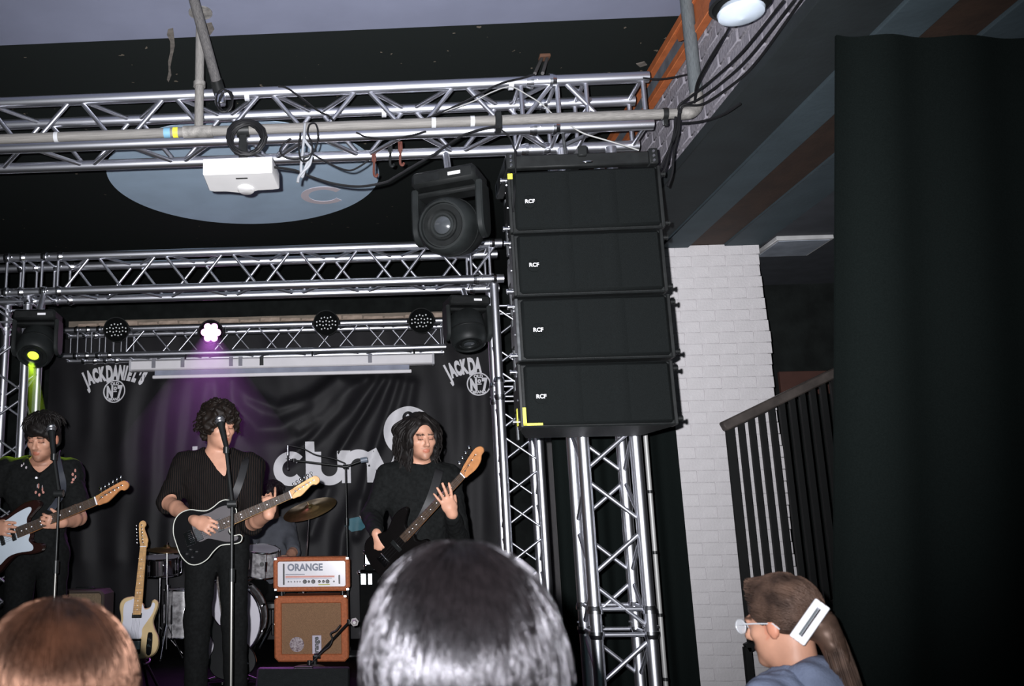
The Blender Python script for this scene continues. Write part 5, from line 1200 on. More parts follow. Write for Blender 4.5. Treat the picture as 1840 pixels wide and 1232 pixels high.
def add_hand(Fd, wr, f, n, t, curl=(40, 50, 40), spread=4, s=1.0, curls=None, thumb=(.55, .75, .35), thumb_bend=.3):
    """f: along the fingers, n: the way the palm faces, t: towards the thumb"""
    f = Vector(f).normalized(); n = Vector(n); n = (n - f * n.dot(f)).normalized(); t = Vector(t); t = (t - f * t.dot(f) - n * t.dot(n)).normalized(); w = Vector(wr)
    B = np.array([list(t), list(f), list(n)]).T
    Fd.ell(w + f * .050 * s, np.array((.040, .050, .0145)) * s, B, .012); Fd.cone(w, w + f * .03 * s, .026 * s, .024 * s, .015)
    Fd.ell(w + f * .035 * s + t * .022 * s + n * .008 * s, np.array((.017, .030, .016)) * s, B, .01)
    for i, (Lf, off) in enumerate(((.072, .031), (.080, .0105), (.074, -.0105), (.058, -.0305))):
        base = w + f * (.088 - abs(i - 1.2) * .005) * s + t * off * s; d = (f + t * math.tan(radians(spread * (1.2 - i)))).normalized()
        cu = curls[i] if curls else curl; ang = 0; p = base; r = (.0092, .0096, .0092, .0080)[i] * s
        for seg, fr in enumerate((.46, .31, .25)):
            ang += radians(cu[seg]); q = p + (d * cos(ang) + n * sin(ang)) * (Lf * fr * s); r2 = r * .92
            Fd.cone(p, q, r, r2, .003); p = q; r = r2
    b = w + f * .022 * s + t * .028 * s + n * .006 * s; td = (f * thumb[0] + t * thumb[1] + n * thumb[2]).normalized()
    p1 = b + td * .034 * s; td2 = (td + f * thumb_bend + n * .1).normalized(); p2 = p1 + td2 * .030 * s
    Fd.cone(b, p1, .0125 * s, .0105 * s, .008); Fd.cone(p1, p2, .0105 * s, .0085 * s, .003)
SKIN = mat('skin', (0.47, 0.245, 0.165), 0.5, 0, 0.06, 25, 0.04, 0.35, attr='Col')
def bounds(pts, pad): a = np.array([list(p) for p in pts]); return a.min(0) - pad, a.max(0) + pad
def person(label, J, h=.006, hand_l=None, hand_r=None, shirt=None, pants=None, shirt_m=None, pants_m=None, hair=None, hair_m=None, beard=0, group=None, hands=True, scale=1.0, sleeve='long', neck_cut=None, wrinkle=.003, brow=.12, collar=False, skin_m=None, head_s=1.0, nose=1.0, shoes=True):
    hc, HB = J['head']; hc = Vector(hc); nb = Vector(J['neck']); hip = Vector(J['hip']); sh = [Vector(q) for q in J['sh']]; el = [Vector(q) for q in J['el']]; wr = [Vector(q) for q in J['wr']]
    kn = [Vector(q) for q in J['kn']]; an = [Vector(q) for q in J['an']]
    t = thing('person', label, 'person', (hip.x, hip.y, min(a.z for a in an) - .07), group)
    pts = [hc, hc + Vector((0, 0, .1)), nb, hip, *sh, *el, *wr, *kn, *an]; lo, hi = bounds(pts, .20)
    lo[2] = min(a.z for a in an) - .10
    sd = (sh[1] - sh[0]).normalized(); up = (nb - hip).normalized(); fw = sd.cross(up).normalized()
    TB = np.array([list(sd), list(fw), list(up)]).T       # torso axes
    hipw = sd * .085; hj = [hip - hipw, hip + hipw]
    def torso(Fd, g):
        Fd.ell(nb.lerp(hip, .34), np.array((.150 + g, .098 + g, .185 + g)), TB, .05); Fd.ell(nb.lerp(hip, .70), np.array((.132 + g, .088 + g, .17 + g)), TB, .06)
        for i in (0, 1): Fd.cone(nb + (sh[i] - nb) * .25 - up * .015, sh[i] - up * .01, .045 + g, .046 + g, .05); Fd.ell(sh[i].lerp(nb, .38) - up * .10, np.array((.075 + g, .085 + g, .10 + g)), TB, .05)
    Fd = Field(lo, hi, h)
    torso(Fd, 0); Fd.ell(hip, (.148, .10, .12), TB, .05)
    for i in (0, 1):
        Fd.cone(sh[i], el[i], .047, .039, .03); Fd.cone(el[i], el[i].lerp(wr[i], .35), .039, .041, .02); Fd.cone(el[i].lerp(wr[i], .35), wr[i], .041, .027, .015)
        Fd.cone(hj[i], kn[i], .080, .054, .04); Fd.cone(kn[i], an[i], .054, .036, .02); Fd.cone(an[i], an[i] + fw * -.0 + Vector((0, 0, -.04)), .036, .034, .02)
    Fd.cone(hc + Vector(HB @ np.array((0, -.022, -.05))), nb + Vector((0, 0, -.02)), .053 * head_s, .058, .035)
    add_head(Fd, hc, HB, head_s, nose)
    for i, hd in enumerate((hand_l, hand_r)):
        if hd: add_hand(Fd, wr[i], **hd)
    V, Q = Fd.mesh(); np_mesh('body', V, Q, skin_m or SKIN, t, head_colour(np.array(hc), HB, head_s, beard, brow=brow), 1)
    # shirt
    S = Field(lo, hi, h * 1.15); torso(S, .020); S.ell(hip + up * .02, (.158, .114, .13), TB, .05)
    for i in (0, 1):
        if sleeve == 'long': S.cone(sh[i], el[i], .066, .058, .035); S.cone(el[i], wr[i].lerp(el[i], .06), .058, .038, .02)
        elif sleeve == 'elbow': S.cone(sh[i], el[i].lerp(sh[i], -.02), .068, .062, .035)
        else: S.cone(sh[i], sh[i].lerp(el[i], .72), .068, .070, .035)
    if collar: S.cone(nb + sd * .055 + fw * .03 + up * .0, nb + sd * .045 + fw * .06 + up * .035, .02, .012, .015); S.cone(nb - sd * .055 + fw * .03, nb - sd * .045 + fw * .06 + up * .035, .02, .012, .015); S.cone(nb - fw * .05 - sd * .04, nb - fw * .05 + sd * .04 , .03, .03, .02)
    S.noise(wrinkle, 42, len(label)); S.noise(wrinkle * .7, 85, len(label) * 2)
    S.F[:, :, :max(0, int((hip.z - .10 - S.lo[2]) / S.h))] = np.maximum(S.F[:, :, :max(0, int((hip.z - .10 - S.lo[2]) / S.h))], .02)
    if sleeve in ('elbow', 'short'):
        for i in (0, 1):
            cut = el[i].lerp(sh[i], .0 if sleeve == 'elbow' else .30); d = (wr[i] - el[i]).normalized() if sleeve == 'elbow' else (el[i] - sh[i]).normalized(); S.cone(cut + d * .075, wr[i] + d * .1, .07, .07, .008, 's')
    S.cone(nb + up * .015 - fw * .005, hc + Vector((0, 0, -.02)), .066, .10, .012, 's')
    for (a, b, ra, rb) in (neck_cut or ()): S.cone(a, b, ra, rb, .006, 's')
    V, Q = S.mesh(); so = np_mesh('shirt', V, Q, shirt_m, t, None, 1)
    # trousers
    Pn = Field((lo[0], lo[1], min(a.z for a in an) - .06), (hi[0], hi[1], hip.z + .12), h * 1.6); Pn.ell(hip, (.160, .112, .125), TB, .05)
    for i in (0, 1): Pn.cone(hj[i], kn[i], .092, .070, .03); Pn.cone(kn[i], an[i] - Vector((0, 0, .02)), .070, .060, .02)
    Pn.noise(.003, 38, 3); V, Q = Pn.mesh(); np_mesh('trousers', V, Q, pants_m, t, None, 1)
    if shoes:
        for i in (0, 1):
            a = an[i] + Vector((0, 0, -.045)); mb = MB(); f_ = (fw - Vector((0, 0, fw.z))).normalized(); R3 = Matrix((sd, f_, Vector((0, 0, 1)))).transposed()
            mb.sphere(a + f_ * .06 + Vector((0, 0, .005)), 1, 14, sc=(.048, .135, .042), R=R3); mb.sphere(a + Vector((0, 0, .03)), 1, 12, sc=(.045, .06, .055), R=R3); mb.build('shoe', BLKP, t)
    if hair: hair(t, hc, HB, hair_m)
    return t, so
def locks(V, Q, paths, r0, r1, n=5):
    """append tapered tube locks (lists of points) to a numpy mesh of quads"""
    mb = MB()
    for p in paths:
        pts = catmull(p, 3); m = len(pts); mb.tube(pts, [max(.0012, (r0 + (r1 - r0) * (i / (m - 1))) * (1 if i else .6)) for i in range(m)], n)
    f4 = np.array([f for f in mb.f if len(f) == 4]); v = np.array(mb.v)
    return np.concatenate([V, v]), np.concatenate([Q, f4 + len(V)])
def T_(hc, HB, p): return Vector(np.array(hc) + HB @ np.array(p, float))
def cap_field(hc, HB, prims, h=.006, pad=.28, cut=(), down=.1, amp=.006, fr=70):
    Fd = Field(np.array(hc) - pad, np.array(hc) + pad, h)
    for p, r in prims: Fd.ell(T_(hc, HB, p), r, HB, .025)
    Fd.noise(amp, fr, 2)
    for p, r in cut: Fd.ell(T_(hc, HB, p), r, HB, .012, 's')
    return Fd.mesh()
def mop_hair(t, hc, HB, m):
    V, Q = cap_field(hc, HB, [((0, -.02, .060), (.090, .108, .088)), ((0, .060, .062), (.072, .045, .040)), ((-.062, .02, .03), (.030, .05, .05)), ((.062, .02, .03), (.030, .05, .05)), ((0, -.085, -.01), (.07, .04, .08))],
                     cut=(((0, .115, -.035), (.055, .05, .060)), ((-.09, 0, -.02), (.02, .022, .03)), ((.09, 0, -.02), (.02, .022, .03))))
    R = random.Random(3); paths = []
    for k in range(130):
        a = R.uniform(-pi, pi); u = R.uniform(.1, 1.0); p = Vector((sin(a) * .078 * u, cos(a) * .095 * u - .015, .06 + .085 * sqrt(max(0, 1 - u * u * .8))))
        d = Vector((sin(a), cos(a), -.3)); q = p + d * .03; e = q + Vector((sin(a) * .01 + R.uniform(-.012, .012), cos(a) * .01, -R.uniform(.02, .055)))
        if cos(a) > .3 and e.z < .035: e.z = .035 + R.uniform(-.008, .01)
        paths.append([T_(hc, HB, p), T_(hc, HB, q), T_(hc, HB, e)])
    V, Q = locks(V, Q, paths, .009, .002); np_mesh('hair', V, Q, m, t, None, 0)
def curly_hair(t, hc, HB, m):
    V, Q = cap_field(hc, HB, [((0, -.02, .062), (.098, .112, .085)), ((0, .055, .072), (.075, .045, .038)), ((-.075, .01, .02), (.038, .06, .06)), ((.075, .01, .02), (.038, .06, .06)), ((0, -.085, -.02), (.085, .045, .085))],
                     cut=(((0, .12, -.035), (.056, .06, .068)),), amp=.008, fr=95)
    R = random.Random(5); paths = []
    for k in range(170):
        a = R.uniform(-pi, pi); el_ = R.uniform(-.35, 1.45); p0 = Vector((sin(a) * cos(el_) * .098, cos(a) * cos(el_) * .108 - .02, .045 + sin(el_) * .098))
        if cos(a) > .35 and el_ < .45: continue
        d = Vector((sin(a) * cos(el_), cos(a) * cos(el_), sin(el_) * .4)).normalized(); sdv = d.cross(Vector((0, 0, 1))).normalized(); ph = R.uniform(0, 6); rr = R.uniform(.008, .016)
        pts = [T_(hc, HB, p0 + d * (.003 + .005 * j) + Vector((0, 0, -.011 * j)) + (sdv * cos(ph + j * 1.3) + d * sin(ph + j * 1.3)) * rr) for j in range(6)]
        paths.append(pts)
    for k in range(16):      # curls falling on the forehead
        x = R.uniform(-.06, .07); pts = [T_(hc, HB, (x + .008 * sin(j * 1.4 + k), .085 + .008 * cos(j * 1.4) + (.012 if abs(x) < .04 else -.01), .075 - j * .013)) for j in range(R.choice((4, 5, 5)))]
        paths.append(pts)
    V, Q = locks(V, Q, paths, .0075, .003); np_mesh('hair', V, Q, m, t, None, 0)
def long_hair(t, hc, HB, m):
    V, Q = cap_field(hc, HB, [((0, -.025, .058), (.088, .105, .080)), ((-.074, -.01, .0), (.030, .07, .09)), ((.074, -.01, .0), (.030, .07, .09)), ((0, -.085, -.04), (.095, .045, .12)), ((-.082, -.02, -.09), (.040, .055, .10)), ((.078, -.03, -.09), (.034, .05, .09))],
                     cut=(((0, .12, .0), (.062, .078, .100)),), amp=.007, fr=60)
    R = random.Random(9); paths = []
    for k in range(150):
        sg = R.choice((-1, 1)); y0 = R.uniform(-.10, .055); top = Vector((sg * R.uniform(.004, .02), y0 * .8, .135 - abs(y0) * .25)); vol = R.uniform(.085, .118) * (1.12 if sg < 0 else .95); pts = [top]
        if y0 > .02: vol = R.uniform(.070, .088)
        Ln = R.uniform(.20, .31) * (1.0 if sg < 0 else .88)
        for j in range(1, 8):
            u = j / 7; pts.append(Vector((sg * (vol * min(1, u * 3.2) ** .6 + .010 * sin(u * 11 + k)), y0 - .01 * u + .006 * cos(u * 10 + k), .115 - Ln * u)))
        paths.append([T_(hc, HB, p) for p in pts])
    V, Q = locks(V, Q, paths, .0085, .003); np_mesh('hair', V, Q, m, t, None, 0)
HAIRD = mat('dark_hair', (.007, .0055, .005), .6, 0, .3, 40, 0, .22)
HAIRB = mat('dark_brown_hair', (.009, .0056, .004), .6, 0, .3, 40, 0, .22)
BLKSH = mat('black_cotton', (.0068, .0075, .0075), .9, 0, .25, 60, .2, .12)
BLKTR = mat('black_denim', (.0060, .0065, .0066), .9, 0, .25, 60, .2, .12)
# striped see-through black shirt of the singer
m = bpy.data.materials.new('striped_black_shirt'); m.use_nodes = True; nt = m.node_tree; b = nt.nodes['Principled BSDF']; b.inputs['Roughness'].default_value = .9; b.inputs['Specular IOR Level'].default_value = .1
tc = nt.nodes.new('ShaderNodeTexCoord'); wv = nt.nodes.new('ShaderNodeTexWave'); wv.inputs['Scale'].default_value = 26; wv.inputs['Distortion'].default_value = 1.2; wv.bands_direction = 'X'; nt.links.new(tc.outputs['Object'], wv.inputs['Vector'])
cr = nt.nodes.new('ShaderNodeValToRGB'); cr.color_ramp.elements[0].position = .55; cr.color_ramp.elements[1].position = .95; cr.color_ramp.elements[0].color = (.0042, .0042, .0044, 1); cr.color_ramp.elements[1].color = (.017, .0115, .0095, 1)
nt.links.new(wv.outputs['Fac'], cr.inputs['Fac']); nt.links.new(cr.outputs['Color'], b.inputs['Base Color']); STRIPED = m

def legs(hx, hy, zf, dx=.11, fy=0.0): return [(hx - dx * .9, hy - .02 + fy, zf + .50), (hx + dx * .9, hy - .02 + fy, zf + .50)], [(hx - dx, hy + fy, zf + .085), (hx + dx, hy + fy, zf + .085)]
# ---- singer
hc = P(394, 765, 5.0); nb = P(391, 815, 5.05); sh = [P(333, 832, 5.06), P(452, 836, 5.06)]; el = [P(301, 902, 5.02), P(452, 940, 5.0)]; wr = [P(352, 936, 4.715), P(483, 924, 4.725)]
hip = Vector((nb.x - .0, 5.07, STZ + .92)); kn, an = legs(hip.x, hip.y, STZ)
vb = P(404, 856, 4.90)
pr, so = person('curly haired singer in a striped black shirt playing guitar at the microphone', dict(head=(hc, head_rot(36, 14, -4)), neck=nb, sh=sh, el=el, wr=wr, hip=hip, kn=kn, an=an),
       hand_l=dict(f=P(380, 946, 4.66) - wr[0], n=(0, 1, -.25), t=(0.2, .3, 1), curl=(38, 55, 40), thumb=(.8, .35, .3)), hand_r=dict(f=Vector((.02, .0, 1)), n=(-.25, 1, 0), t=(1, .3, 0), curls=((18, 15, 10), (48, 60, 40), (52, 60, 40), (55, 60, 40)), s=.95, thumb=(.4, .3, .9)),
       shirt_m=STRIPED, pants_m=BLKTR, hair=curly_hair, hair_m=HAIRB, sleeve='elbow', collar=True, neck_cut=((P(389, 804, 4.985), P(404, 857, 4.95), .058, .010), (P(380, 800, 5.0), P(398, 838, 4.965), .05, .03)), head_s=1.0)
# ---- left guitarist
hc = P(77, 786, 4.98); nb = P(74, 831, 5.06); sh = [P(14, 843, 5.06), P(126, 845, 5.06)]; el = [P(-42, 912, 5.0), P(142, 930, 4.96)]; wr = [P(-12, 948, 4.72), P(112, 938, 4.735)]
hip = Vector((nb.x, 5.08, STZ + .88)); kn, an = legs(hip.x, hip.y, STZ)
pr2, so2 = person('dark haired guitarist in a patterned black shirt looking down at his guitar, far left', dict(head=(hc, head_rot(-6, 22, 3)), neck=nb, sh=sh, el=el, wr=wr, hip=hip, kn=kn, an=an),
       hand_l=dict(f=P(24, 950, 4.66) - wr[0], n=(0, 1, -.1), t=(.1, .3, 1), curl=(25, 45, 40), thumb=(.8, .35, .3)), hand_r=dict(f=P(82, 938, 4.66) - wr[1], n=(0, 1, .2), t=(0, .2, 1), curls=((45, 60, 40), (50, 60, 40), (50, 60, 40), (50, 60, 40)), s=.95, thumb=(.5, .6, .8)),
       shirt_m=BLKSH, pants_m=BLKTR, hair=mop_hair, hair_m=HAIRD, sleeve='short', collar=True, beard=.62, neck_cut=((P(75, 822, 4.985), P(67, 854, 4.955), .058, .010), (P(62, 824, 5.0), P(67, 845, 4.96), .03, .02), (P(88, 824, 5.0), P(69, 845, 4.96), .03, .02)))
for k, (x, y) in enumerate(((65, 858), (59, 913))): 
    q = P(x, y, 4.893); MB().cyl(q + Vector((0, .012, 0)), q, .006, n=10).build('button', PRINT, so2)
# flame like print on the shirt
FLM = mat('shirt_print', (.36, .16, .13), .7, 0, .3, 60); FLW = mat('shirt_print_pale', (.45, .40, .42), .7, 0, .3, 60)
def on_shirt(so, pts, r, m, name='shirt_print'):
    """small raised prints that lie on the shirt"""
    deps = so.data; co = np.empty(len(deps.vertices) * 3); deps.vertices.foreach_get('co', co); co = co.reshape(-1, 3)
    for (x, y, sx, sz) in pts:
        q = np.array(P(x, y, 5.0)); d = q - np.array(CAM); d /= np.linalg.norm(d); rel = co - np.array(CAM); tt = rel @ d; off = np.linalg.norm(rel - tt[:, None] * d, axis=1)
        cand = np.where(off < .012)[0]
        if not len(cand): continue
        i = cand[np.argmin(tt[cand])]; p = Vector(co[i]); nr = -Vector(d)
        Bm = basis(nr); MB().sphere(p, r, 8, sc=(sx, sz, .35), R=Bm).build(name, m, so)
on_shirt(so2, [(136, 842, .5, 1), (133, 850, .6, 1), (131, 858, .7, .8), (137, 853, .4, .9), (128, 863, .6, .6), (66, 873, .4, 1.3), (61, 883, .6, .8), (68, 886, .6, .8), (73, 880, .4, 1.2), (76, 886, .6, .7)], .012, FLM)
on_shirt(so2, [(65, 876, .25, 1.0), (72, 875, .25, 1.0), (37, 834, .4, .9), (45, 838, .5, .7), (41, 831, .3, .8), (134, 855, .2, .6)], .012, FLW)
# ---- bassist
hc = P(756, 785, 5.06); nb = P(754, 835, 5.14); sh = [P(700, 853, 5.13), P(806, 856, 5.14)]; el = [P(668, 926, 5.12), P(828, 985, 5.0)]; wr = [P(677, 958, 4.86), P(812, 922, 4.60)]
hip = Vector((nb.x - .02, 5.15, STZ + .86)); kn, an = legs(hip.x, hip.y, STZ)
pr3, so3 = person('long haired bassist in a plain black top looking down, right of the white lettering', dict(head=(hc, head_rot(16, 13, -3)), neck=nb, sh=sh, el=el, wr=wr, hip=hip, kn=kn, an=an),
       hand_l=dict(f=Vector((.15, -.1, -1)), n=(.5, .85, 0), t=(1, -.4, 0), curl=(48, 55, 40), s=.9, thumb=(.7, .4, .3)), hand_r=dict(f=P(797, 884, 4.54) - wr[1], n=(-.1, 1, .1), t=(1, .2, .3), curls=((6, 10, 8), (4, 8, 6), (4, 8, 6), (8, 12, 10)), spread=9, s=.98, thumb=(.45, .5, .8)),
       shirt_m=BLKSH, pants_m=BLKTR, hair=long_hair, hair_m=HAIRD, sleeve='long', beard=.45)
# ---- drummer behind the kit
hc = P(489, 893, 8.06); nb = P(489, 932, 8.12); sh = [P(462, 946, 8.12), P(517, 946, 8.12)]; el = [P(450, 985, 7.95), P(528, 990, 7.95)]; wr = [P(440, 1000, 7.80), P(515, 1003, 7.78)]
hip = Vector((nb.x, 8.14, STZ + .50)); kn = [(hip.x - .16, 7.78, STZ + .50), (hip.x + .17, 7.80, STZ + .50)]; an = [(hip.x - .15, 7.74, STZ + .085), (hip.x + .18, 7.76, STZ + .085)]
person('seated drummer in a grey shirt half hidden behind the drums', dict(head=(hc, head_rot(0, 15, 0)), neck=nb, sh=sh, el=el, wr=wr, hip=hip, kn=kn, an=an), h=.009,
       hand_l=dict(f=(.2, -.8, .2), n=(0, -.2, -1), t=(1, 0, 0), curl=(50, 60, 40)), hand_r=dict(f=(-.2, -.8, .2), n=(0, -.2, -1), t=(-1, 0, 0), curl=(50, 60, 40)), shirt_m=mat('grey_cotton', (.07, .075, .09), .85), pants_m=BLKTR, hair=mop_hair, hair_m=HAIRD, sleeve='elbow', head_s=.95)
t = thing('drum_stool', 'round black drum stool under the seated drummer', 'stool', (hip.x, 8.14, STZ))
MB().lathe([(.15, STZ + .32), (.165, STZ + .335), (.165, STZ + .37), (.15, STZ + .385), (0, STZ + .387)], 28, Matrix.Translation((hip.x, 8.16, 0))).build('seat', BLKP, t)
rod('post', (hip.x, 8.16, STZ + .33), (hip.x, 8.16, STZ + .1), .014, CHROME, t)
for k in range(3): a = k * 2.1; rod('leg', (hip.x, 8.16, STZ + .2), (hip.x + cos(a) * .2, 8.16 + sin(a) * .2, STZ + .006), .009, CHROME, t)

# ---- audience in front of the stage
def strand_hair(t, c, HB, rad, m, n, length, th_max=105, seed=1, r=.0011, lift=.012, part=0.0, clump=.6, name='hair', z_drop=0.0, face_cut=True):
    """combed strands lying over the scalp: N thin tubes in one mesh"""
    g = np.random.default_rng(seed); S = 9; rad = np.array(rad)
    cl = g.uniform(-1, 1, (n,)); th0 = np.arccos(1 - g.uniform(0, 1, n) * (1 - cos(radians(th_max)))); ph0 = g.uniform(-pi, pi, n)
    Ls = length * g.uniform(.7, 1.1, n) / rad.mean(); s = np.linspace(0, 1, S)[None, :]
    cph = np.round(ph0 * 11) / 11; cid = np.round(ph0 * 11) * 7.3 + np.round(th0 * 6) * 3.1; crnd = np.modf(np.abs(np.sin(cid * 12.9898)) * 43758.5)[0]; ph = ph0[:, None] + (cph - ph0)[:, None] * clump * s + .05 * np.sin(s * 5 + g.uniform(0, 6, n)[:, None]) * s
    th = th0[:, None] + Ls[:, None] * s; lf = 1.02 + (g.uniform(0, 1, n)[:, None] * lift * .5 + .022 * crnd[:, None]) * (4 * s) + g.uniform(0, .03, n)[:, None]
    t1 = np.minimum(th, pi / 2); ext = np.maximum(th - pi / 2, 0)
    x = np.sin(t1) * np.sin(ph) * lf; y = np.sin(t1) * np.cos(ph) * lf; z = np.cos(t1) * lf - ext * (1.0 + z_drop); tuck = 1 - .10 * np.minimum(ext, 1.2); x *= tuck; y *= tuck
    Pp = np.stack([x * rad[0], y * rad[1], z * rad[2]], -1)
    if face_cut:
        bad = ((Pp[:, :, 1] > .045) & (Pp[:, :, 2] < .05)).any(1); Pp = Pp[~bad]
    n = len(Pp); W_ = np.array(c) + Pp @ HB.T
    tg = np.gradient(W_, axis=1); tg /= np.linalg.norm(tg, axis=2, keepdims=True) + 1e-9; out = W_ - np.array(c); a1 = np.cross(tg, out); a1 /= np.linalg.norm(a1, axis=2, keepdims=True) + 1e-9; a2 = np.cross(tg, a1)
    rr = r * (1 - .6 * np.linspace(0, 1, S) ** 3)[None, :, None]
    ring = np.stack([W_ + rr * (cos(q) * a1 + sin(q) * a2) for q in (0, 2 * pi / 3, 4 * pi / 3)], 2)      # n,S,3,3
    V = ring.reshape(-1, 3); base = (np.arange(n)[:, None, None] * S * 3 + np.arange(S - 1)[None, :, None] * 3); k = np.arange(3)[None, None, :]; k2 = (k + 1) % 3
    Q = np.stack([base + k, base + k2, base + 3 + k2, base + 3 + k], -1).reshape(-1, 4)
    return V, Q
def audience(label, hc, yaw, hair_m, cloth_m, hh, rad, n, length, seed, pitch=0, **kw):
    hc = Vector(hc); HB = head_rot(yaw, pitch, 0); f = Vector(HB[:, 1]); f.z = 0; f.normalize(); r_ = Vector((f.y, -f.x, 0))
    nb = hc - Vector((0, 0, .185)) - f * .02; sh = [nb - r_ * .17 - Vector((0, 0, .06)), nb + r_ * .17 - Vector((0, 0, .06))]
    if r_.x < 0: sh = sh[::-1]; r_ = -r_
    sgn = 1
    el = [sh[0] - r_ * .05 + Vector((0, 0, -.29)), sh[1] + r_ * .05 + Vector((0, 0, -.29))]; wr = [el[0] + f * .05 + Vector((0, 0, -.24)), el[1] + f * .05 + Vector((0, 0, -.24))]
    hip = nb + Vector((0, 0, -.52)); zf = 0.0; kn = [(hip.x - r_.x * .09, hip.y - r_.y * .09, .48), (hip.x + r_.x * .09, hip.y + r_.y * .09, .48)]; an = [(hip.x - r_.x * .10, hip.y - r_.y * .10, .085), (hip.x + r_.x * .10, hip.y + r_.y * .10, .085)]
    def hair(t, c, HB_, m):
        V, Q = cap_field(c, HB_, [((0, -.02, .045), (rad[0] * .97, rad[1] * .97, rad[2] * .94)), ((0, -.06, -.04), (rad[0] * .86, .06, .09))], cut=(((0, .12, -.04), (.058, .07, .085)),), amp=.002, h=.008)
        V2, Q2 = strand_hair(t, np.array(c) + HB_ @ np.array((0, -.02, .045)), HB_, rad, m, n, length, seed=seed, **kw)
        np_mesh('hair', np.concatenate([V, V2]), np.concatenate([Q, Q2 + len(V)]), m, t, None, 0)
    dn = Vector((0, 0, -1))
    return person(label, dict(head=(hc, HB), neck=nb, sh=sh, el=el, wr=wr, hip=hip, kn=kn, an=an), h=.010, hand_l=dict(f=(0, 0, -1), n=(1, 0, 0), t=tuple(f), curl=(15, 20, 15)), hand_r=dict(f=(0, 0, -1), n=(-1, 0, 0), t=tuple(f), curl=(15, 20, 15)),
                  shirt_m=cloth_m, pants_m=BLKTR, hair=hair, hair_m=hair_m, sleeve='long', group='audience in front of the stage')
H_MID = mat('near_black_hair', (.0014, .0011, .0012), .28, 0, .35, 60, 0, .27, tint=(.94, .92, 1))
H_LEFT = mat('chestnut_hair', (.017, .0072, .0042), .32, 0, .0, 16, 0, .5, col2=(.0035, .002, .0016), tint=(1.0, .55, .38))
audience('audience member with thick dark hair seen from behind, bottom middle', P(836, 1198, 1.16) - Vector((0, 0, .045)), 172, H_MID, mat('dark_jacket', (.02, .02, .022), .8), None, (.107, .118, .142), 10000, .12, 11, lift=.03, r=.0009)
audience('audience member with chestnut hair seen from behind, bottom left corner', P(104, 1248, 1.30) - Vector((0, 0, .03)), 188, H_LEFT, mat('dark_jumper', (.03, .028, .03), .8), None, (.103, .112, .112), 9000, .22, 12, lift=.008, r=.0009, clump=.75)
# woman with a white hair clip, turned to the left
HOOD = mat('blue_grey_hoodie', (.16, .19, .275), .9, 0, .08, 30, .3, .2)
H_FAIR = mat('ash_blonde_hair', (.085, .052, .038), .45, 0, .0, 18, 0, .4, col2=(.022, .014, .011), tint=(1, .75, .65))
hc = P(1406, 1120, 2.75); HB = head_rot(-140, 8, 0); f = Vector(HB[:, 1]); f.z = 0; f.normalize(); r_ = Vector((-f.y, f.x, 0))
if r_.x < 0: r_ = -r_
nb = hc - Vector((0, 0, .135)) - f * .03; sh = [nb - r_ * .16 - Vector((0, 0, .055)), nb + r_ * .16 - Vector((0, 0, .055))]
el = [q + Vector((0, 0, -.28)) - f * .02 for q in sh]; wr = [q + f * .10 + Vector((0, 0, -.20)) for q in el]; hip = nb + Vector((0, 0, -.52)); kn = [hip - r_ * .09 + Vector((0, 0, .47 - hip.z)), hip + r_ * .09 + Vector((0, 0, .47 - hip.z))]; an = [Vector((q.x, q.y, .085)) for q in kn]
def tied_hair(t, c, HB_, m):
    rad = (.082, .100, .094)
    V, Q = cap_field(c, HB_, [((0, -.018, .042), (.080, .099, .091)), ((0, -.095, .0), (.045, .045, .05)), ((0, -.125, -.06), (.035, .03, .07)), ((0, -.125, -.16), (.030, .028, .08))], cut=(((0, .115, -.045), (.075, .075, .095)), ((.085, .02, -.04), (.025, .045, .05)), ((-.085, .02, -.04), (.025, .045, .05))), amp=.0025, h=.006)
    g = random.Random(4); paths = []
    for k in range(900):          # swept back towards the clip
        a = g.uniform(-1, 1) * 2.0; u = g.uniform(0, 1); st = Vector((sin(a) * .082, .055 - abs(a) * .02 + g.uniform(-.03, .02), .045 + cos(a) * .088)); en = Vector((g.uniform(-.02, .02), -.112, g.uniform(-.015, .03)))
        pts = []
        for j in range(6):
            s_ = j / 5; p = st.lerp(en, s_); q = Vector((p.x / .083, (p.y + .018) / .103, (p.z - .042) / .095)); l = q.length
            if l < 1.03 and s_ < .9: p = Vector((p.x, p.y + .018, p.z - .042)) * (1.03 / max(l, .2)) + Vector((0, -.018, .042))
            pts.append(T_(c, HB_, p))
        paths.append(pts)
    for k in range(260):          # the tail below the clip
        x = g.uniform(-.03, .03); y = g.uniform(-.02, .02); pts = [T_(c, HB_, (x * (.6 + .5 * min(1, j / 3)), -.115 - .012 * j ** .5 + y, .02 - .045 * j)) for j in range(7)]; paths.append(pts)
    mb = MB()
    for p in paths: mb.tube(p, [.0016, .0018, .0018, .0016, .0014, .001, .0008][:len(p)], 3)
    f4 = np.array([q for q in mb.f if len(q) == 4]); V2 = np.array(mb.v)
    np_mesh('hair', np.concatenate([V, V2]), np.concatenate([Q, f4 + len(V)]), m, t, None, 0)
pw, sow = person('woman in a blue grey hoodie turned left with fair hair held by a clip', dict(head=(hc, HB), neck=nb, sh=sh, el=el, wr=wr, hip=hip, kn=kn, an=an), h=.007, hand_l=dict(f=(0, 0, -1), n=(1, 0, 0), t=tuple(f), curl=(15, 20, 15)), hand_r=dict(f=(0, 0, -1), n=(-1, 0, 0), t=tuple(f), curl=(15, 20, 15)),
     shirt_m=HOOD, pants_m=BLKTR, hair=tied_hair, hair_m=H_FAIR, sleeve='long', head_s=.96, group='audience in front of the stage', wrinkle=.004)
hd = Field(np.array(nb) - .25, np.array(nb) + .25, .008); TBw = np.array([list(r_), list(f), [0, 0, 1]]).T
